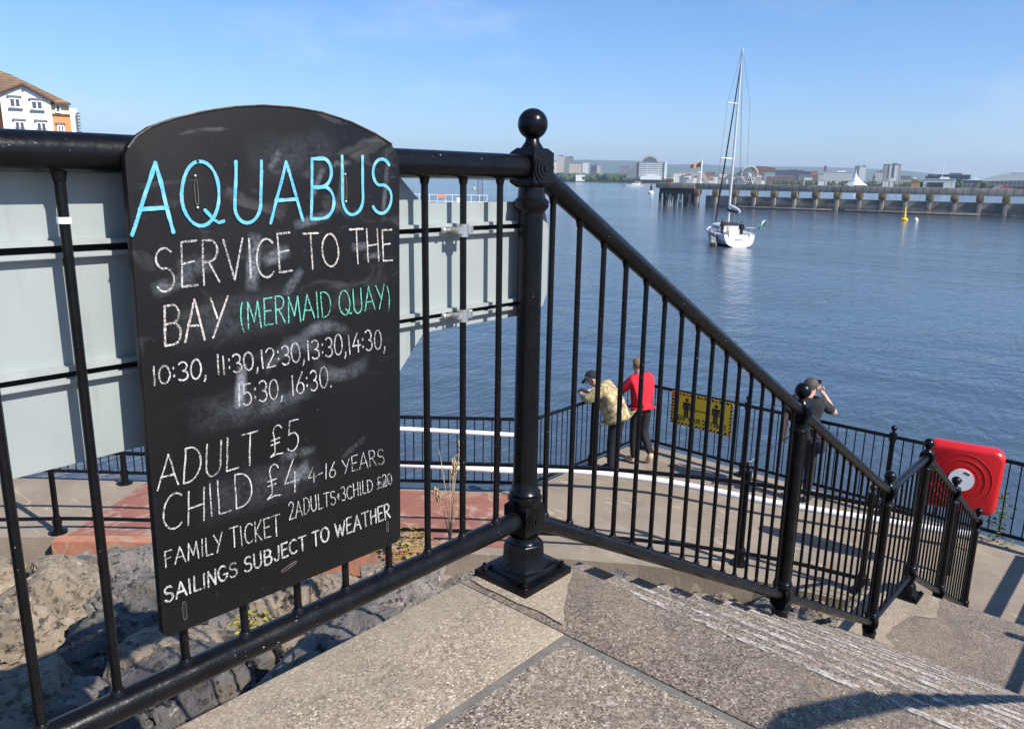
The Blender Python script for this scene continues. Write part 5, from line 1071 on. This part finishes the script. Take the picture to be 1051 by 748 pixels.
block(991, 1006, 185.6, 900, 'long low grey building right of the blue shed', FG, FWH); block(937, 944, 186.2, 860, 'small orange brown shed on the grass behind the pier', plain('orange_shed', (.50, .24, .08), .7), ROOFT)
ms = MB(); mx, my = far(966.5, 980); ms.tube([(0, 0, 0), (0, 0, zat(966.5, 165, 980)-WZ-1.8)], [.5, .25], 6); o = ms.build('radio_mast', WHITE); o.location = (mx, my, WZ+1.8); tag(o, 'thin white mast rising behind the blue shed', 'mast')
# big white roofed hall at the right edge
gx = 1040; gd = 900; px, py = far(gx, gd); k = gd/FPX; ge = empty('sports_hall', (px, py, WZ+1.8), face(gx), 'large white hall with a sloping roof at the right edge', 'hall'); gz = lambda y: zat(gx, y, gd)-WZ-1.8
MB().prism([(-34*k, gz(192)), (-34*k, gz(185)), (-22*k, gz(184)), (-8*k, gz(178.6)), (6*k, gz(178)), (34*k, gz(184.5)), (34*k, gz(192))], 40, (0, 2, 1), 0).build('shell', FWH, ge, smooth=False)
MB().prism([(-26*k, gz(192)), (-24*k, gz(186.5)), (8*k, gz(185)), (30*k, gz(187)), (30*k, gz(192))], .8, (0, 2, 1), -.9).build('glazed_front', FG, ge, smooth=False); MB().box((2*k, 6, gz(178)+.1), (9*k, 6, .9)).build('roof_vent', ROOFG, ge, smooth=False)
px, py = far(1029, 840); k = 840/FPX; pt = empty('pink_marquee', (px, py, WZ+1.8), face(1029), 'pale pink and red marquee in front of the white hall', 'marquee'); MB().prism([(-6.5*k, 0), (-6.5*k, 2.2), (-3*k, 4.8), (4*k, 5.2), (6.5*k, 2.2), (6.5*k, 0)], 10, (0, 2, 1), 0).build('canopy', plain('pink_canvas', (.62, .36, .34), .7), pt, smooth=False); MB().prism([(1*k, 4.4), (6.6*k, 2.0), (6.6*k, 3.2), (2*k, 5.6)], .5, (0, 2, 1), -.6).build('red_flap', plain('red_canvas', (.5, .06, .05), .7), pt, smooth=False)
# small far sail boat, wind turbines
px, py = far(735, 1250); k = 1250/FPX; sb = empty('sail_boat', (px, py, WZ), face(735), 'tiny white sail boat far behind the pier', 'sail boat'); MB().box((0, 0, .5), (4.6*k, 2.6, 1.2), taper=1.1).build('hull', YH, sb, bevel=.2); MB().prism([(-1.2*k, 1.6), (1.8*k, 1.6), (.3*k, 8.4*k)], .15, (0, 2, 1), 0).build('sail', WHITE, sb); MB().tube([(-1.3*k, .1, .5), (.2*k, .1, 8.8*k)], .1, 5).build('mast', ALU, sb)
for i, (x, y0, r, lb_) in enumerate(((427, 163, 8, 'faint white wind turbine right of the chalkboard top'), (498, 155, 7, 'faint white wind turbine left of the big ball finial'), (523, 158, 6, 'faint white wind turbine close beside the big ball finial'))):
    d = 5200; px, py = far(x, d); k = d/FPX; te = empty('wind_turbine', (px, py, WZ+2), face(x), lb_, 'wind turbine', 'wind turbines on the horizon'); hh = zat(x, y0, d)-WZ-2
    MB().tube([(0, 0, 0), (0, 0, hh)], [2.6, 1.5], 8).build('tower', WHITE, te); MB().box((0, -1, hh), (4, 9, 4)).build('nacelle', WHITE, te)
    for j in range(3): a = .9+i+2*PI*j/3; MB().tube([(0, -6, hh), (r*k*.3*math.cos(a), -6, hh+r*k*.3*math.sin(a)), (r*k*math.cos(a), -6, hh+r*k*math.sin(a))], [1.4, 2.0, .4], 6).build('blade', WHITE, te)
# ------------------------------------------------------------------ apartment block at the left, with its quay
DA = 92
bx, by_ = far(31.5, DA); ap = empty('apartment_block', (bx, by_, -3.2), face(24)+.02, 'apartment block with white gabled front, orange and cream walls and brown tiled roof', 'apartment block')
tag(MB().box((0, 0, -1.5), (60, 40, 3)).build('far_quay', TIMB, smooth=False), kind='structure').matrix_world = Matrix.Translation((bx, by_, -3.2)) @ Matrix.Rotation(face(24), 4, 'Z') @ Matrix.Translation((0, 14, 0)) @ Matrix.Translation((0, 6, 0))
K = DA/FPX
ax_ = lambda x: (x-24)*K*1.22
def ay(y, x=24): return zat(x, y, DA)+3.2 + (x-24)*K*.0
# use real measures: gable wall 46 px wide
X = lambda p: (p-24)*K*.717
Zv = lambda y: (zat(24, y, DA)+3.2)
def m_tile():
    k = NB('brown_roof_tiles'); c = k.ramp(k.noise(.8, 6, .7), [(.32, (.10, .065, .045)), (.55, (.20, .12, .07)), (.72, (.36, .19, .06))]); wv = k.n('ShaderNodeTexWave'); wv.inputs['Scale'].default_value = 1.1; wv.bands_direction = 'Z'; k.link(k.co, wv.inputs[0])
    k.col(k.mix(k.ramp(wv.outputs['Fac'], [(.1, .5), (.35, 0)]), c, (.05, .035, .03))).rough(.9); return k.m
TILE = m_tile(); ORNG = plain('orange_render', (.62, .24, .09), .85, var=.06, scale=2); CREAM = plain('cream_render', (.68, .58, .36), .85, var=.06, scale=2); DKT = plain('brown_barge_board', (.09, .05, .035), .7)
g0, g1 = X(3.5), X(54); ga = X(27); zb = -.3; ze = Zv(101.5); zp = Zv(87)
MB().prism([(g0, zb), (g1, zb), (g1, ze), (ga, zp), (g0, Zv(97))], 9, (0, 2, 1), 0).build('gable_wall', WHITE_R, ap, smooth=False)
MB().box(((X(54)+X(74))/2, 5.0, (zb+Zv(115.5))/2), (X(74)-X(54), 8, Zv(115.5)-zb)).build('orange_wall', ORNG, ap, smooth=False)
MB().box(((X(54)+X(73.6))/2, 5.0, (Zv(115.5)+Zv(104))/2), (X(73.6)-X(54), 7.9, Zv(104)-Zv(115.5))).build('cream_wall', CREAM, ap, smooth=False)
MB().box(((X(54)+X(74))/2, .95, Zv(115.5)), (X(74)-X(54), .15, .16)).build('string_course', DKT, ap, smooth=False)
MB().box((X(-14), 5.0, (zb+Zv(112))/2), (X(3.5)-X(-31), 8, Zv(112)-zb)).build('orange_wall', ORNG, ap, smooth=False); MB().box((X(-14), 5.0, (Zv(112)+Zv(97))/2), (X(3.5)-X(-31), 7.9, Zv(97)-Zv(112))).build('cream_wall', CREAM, ap, smooth=False)
def slabp(pts, th, y0, y1, name, m): # sloping roof sheet following a line in x,z
    up = [(a, b) for a, b in pts]; lo = [(a, b-th) for a, b in reversed(pts)]; return MB().prism(up+lo, y1-y0, (0, 2, 1), y0).build(name, m, ap, smooth=False)
slabp([(g0-.5, Zv(98.5)), (ga, zp+.18), (g1+.35, ze+.02)], .28, -.35, 9.2, 'gable_roof', TILE)
slabp([(g0-.5, Zv(98.7)), (ga, zp+.10), (g1+.35, ze-.08)], .16, -.42, -.34, 'barge_board', DKT)
# hipped main roof behind the gable
zr = Zv(68.5); e0, e1 = X(-35), X(75.5); f0 = .6
mr = MB().add([(e0, f0, Zv(103.5)), (e1, f0, Zv(103)), (e1, 9.6, Zv(103)), (e0, 9.6, Zv(103.5)), (X(-25), 5.0, zr), (X(8), 5.0, zr-.05), (X(18), 5.0, Zv(72))], [(0, 1, 6, 5, 4), (1, 2, 6), (2, 3, 4, 5, 6), (3, 0, 4), (0, 3, 2, 1)]); mr.build('main_roof', TILE, ap, smooth=False)
MB().box(((X(54)+X(75.5))/2, .62, Zv(104)), (X(75.5)-X(54), .2, .22)).build('gutter', DKT, ap, smooth=False)
def window(x0, x1, y0, y1, yf, sill=True, bars=2, lintel=True):
    a, b, z0, z1 = X(x0), X(x1), Zv(y1), Zv(y0); c = ((a+b)/2, yf-.03, (z0+z1)/2)
    fr = MB(); w_, h_ = b-a, z1-z0
    fr.box((c[0], yf-.05, z1), (w_+.1, .12, .1)).box((c[0], yf-.05, z0), (w_+.1, .12, .1))
    for i in range(bars+1): fr.box((a+w_*i/bars, yf-.05, c[2]), (.12, .12, h_-.1))
    f = fr.build('window', WHITE, ap, smooth=False); MB().box((c[0], yf-.012, c[2]), (w_-.06, .05, h_-.06)).build('pane', plain('window_glass', (.07, .08, .095), .12) if 'window_glass' not in bpy.data.materials else bpy.data.materials['window_glass'], f, smooth=False)
    if lintel: MB().box((c[0], yf-.09, z1+.22), (w_+.35, .22, .16)).build('lintel', DKT if False else ROOFG, f, smooth=False)
    if sill: MB().box((c[0], yf-.11, z0-.14), (w_+.35, .26, .1)).build('sill', ROOFG, f, smooth=False)
    return f
window(12.5, 23, 102, 110.5, 0); window(34, 45, 103.5, 111.5, 0)
for a, b in ((15, 24.5), (37, 46.5)):
    f = window(a, b, 125.5, 141, 0, False); bl = MB()
    for i in range(9): x = X(a-1)+(X(b+1)-X(a-1))*i/8; bl.tube([(x, -.28, Zv(140)), (x, -.28, Zv(131.5))], .02, 5)
    bl.tube([(X(a-1), -.28, Zv(131.5)), (X(b+1), -.28, Zv(131.5))], .03, 5).build('balconette', ROPE, f)
window(59.5, 63.8, 105.5, 113, 1, False, 1, False); window(59.5, 65.5, 127, 135, 1, True, 2)
for yb in (152, 177):
    for a, b in ((14, 24), (36.5, 46.5)): window(a, b, yb, yb+10, 0)
    window(59.5, 65.5, yb, yb+8, 1, True, 2)
dmd = MB().prism([(X(24.8), Zv(93)), (ga, Zv(91.3)), (X(29.8), Zv(93)), (ga, Zv(94.8))], .1, (0, 2, 1), -.06).build('diamond_vent', ROOFG, ap, smooth=False)
bx2, by2 = far(84, 120); k2 = 120/FPX; wbk = empty('balcony_block', (bx2, by2, -3.2), face(76.5), 'narrow white balconied block just right of the orange gable end', 'apartment block'); zq = lambda y: zat(76.5, y, 120)+3.2
MB().box((-1.5*k2, 5, zq(112)/2), (7*k2, 10, zq(112))).build('wall', WHITE_R, wbk, smooth=False)
for i in range(8): MB().box((2.6*k2, .2, zq(116+3.1*i)), (2.4*k2, 1.6, .9*k2)).build('balcony', FG, wbk, smooth=False)
# ------------------------------------------------------------------ the air of the bay
HZ = NB('bay_haze'); HZ.t.nodes.remove(HZ.b); pv = HZ.n('ShaderNodeVolumePrincipled'); pv.inputs['Color'].default_value = (.62, .80, 1.0, 1); pv.inputs['Density'].default_value = 1.35e-4; pv.inputs['Anisotropy'].default_value = .2
HZ.link(pv.outputs[0], HZ.t.nodes['Material Output'].inputs['Volume'])
hzb = MB().box((0, 0, 110), (19400, 19400, 232)).build('haze', HZ.m, smooth=False); tag(hzb, kind='stuff')
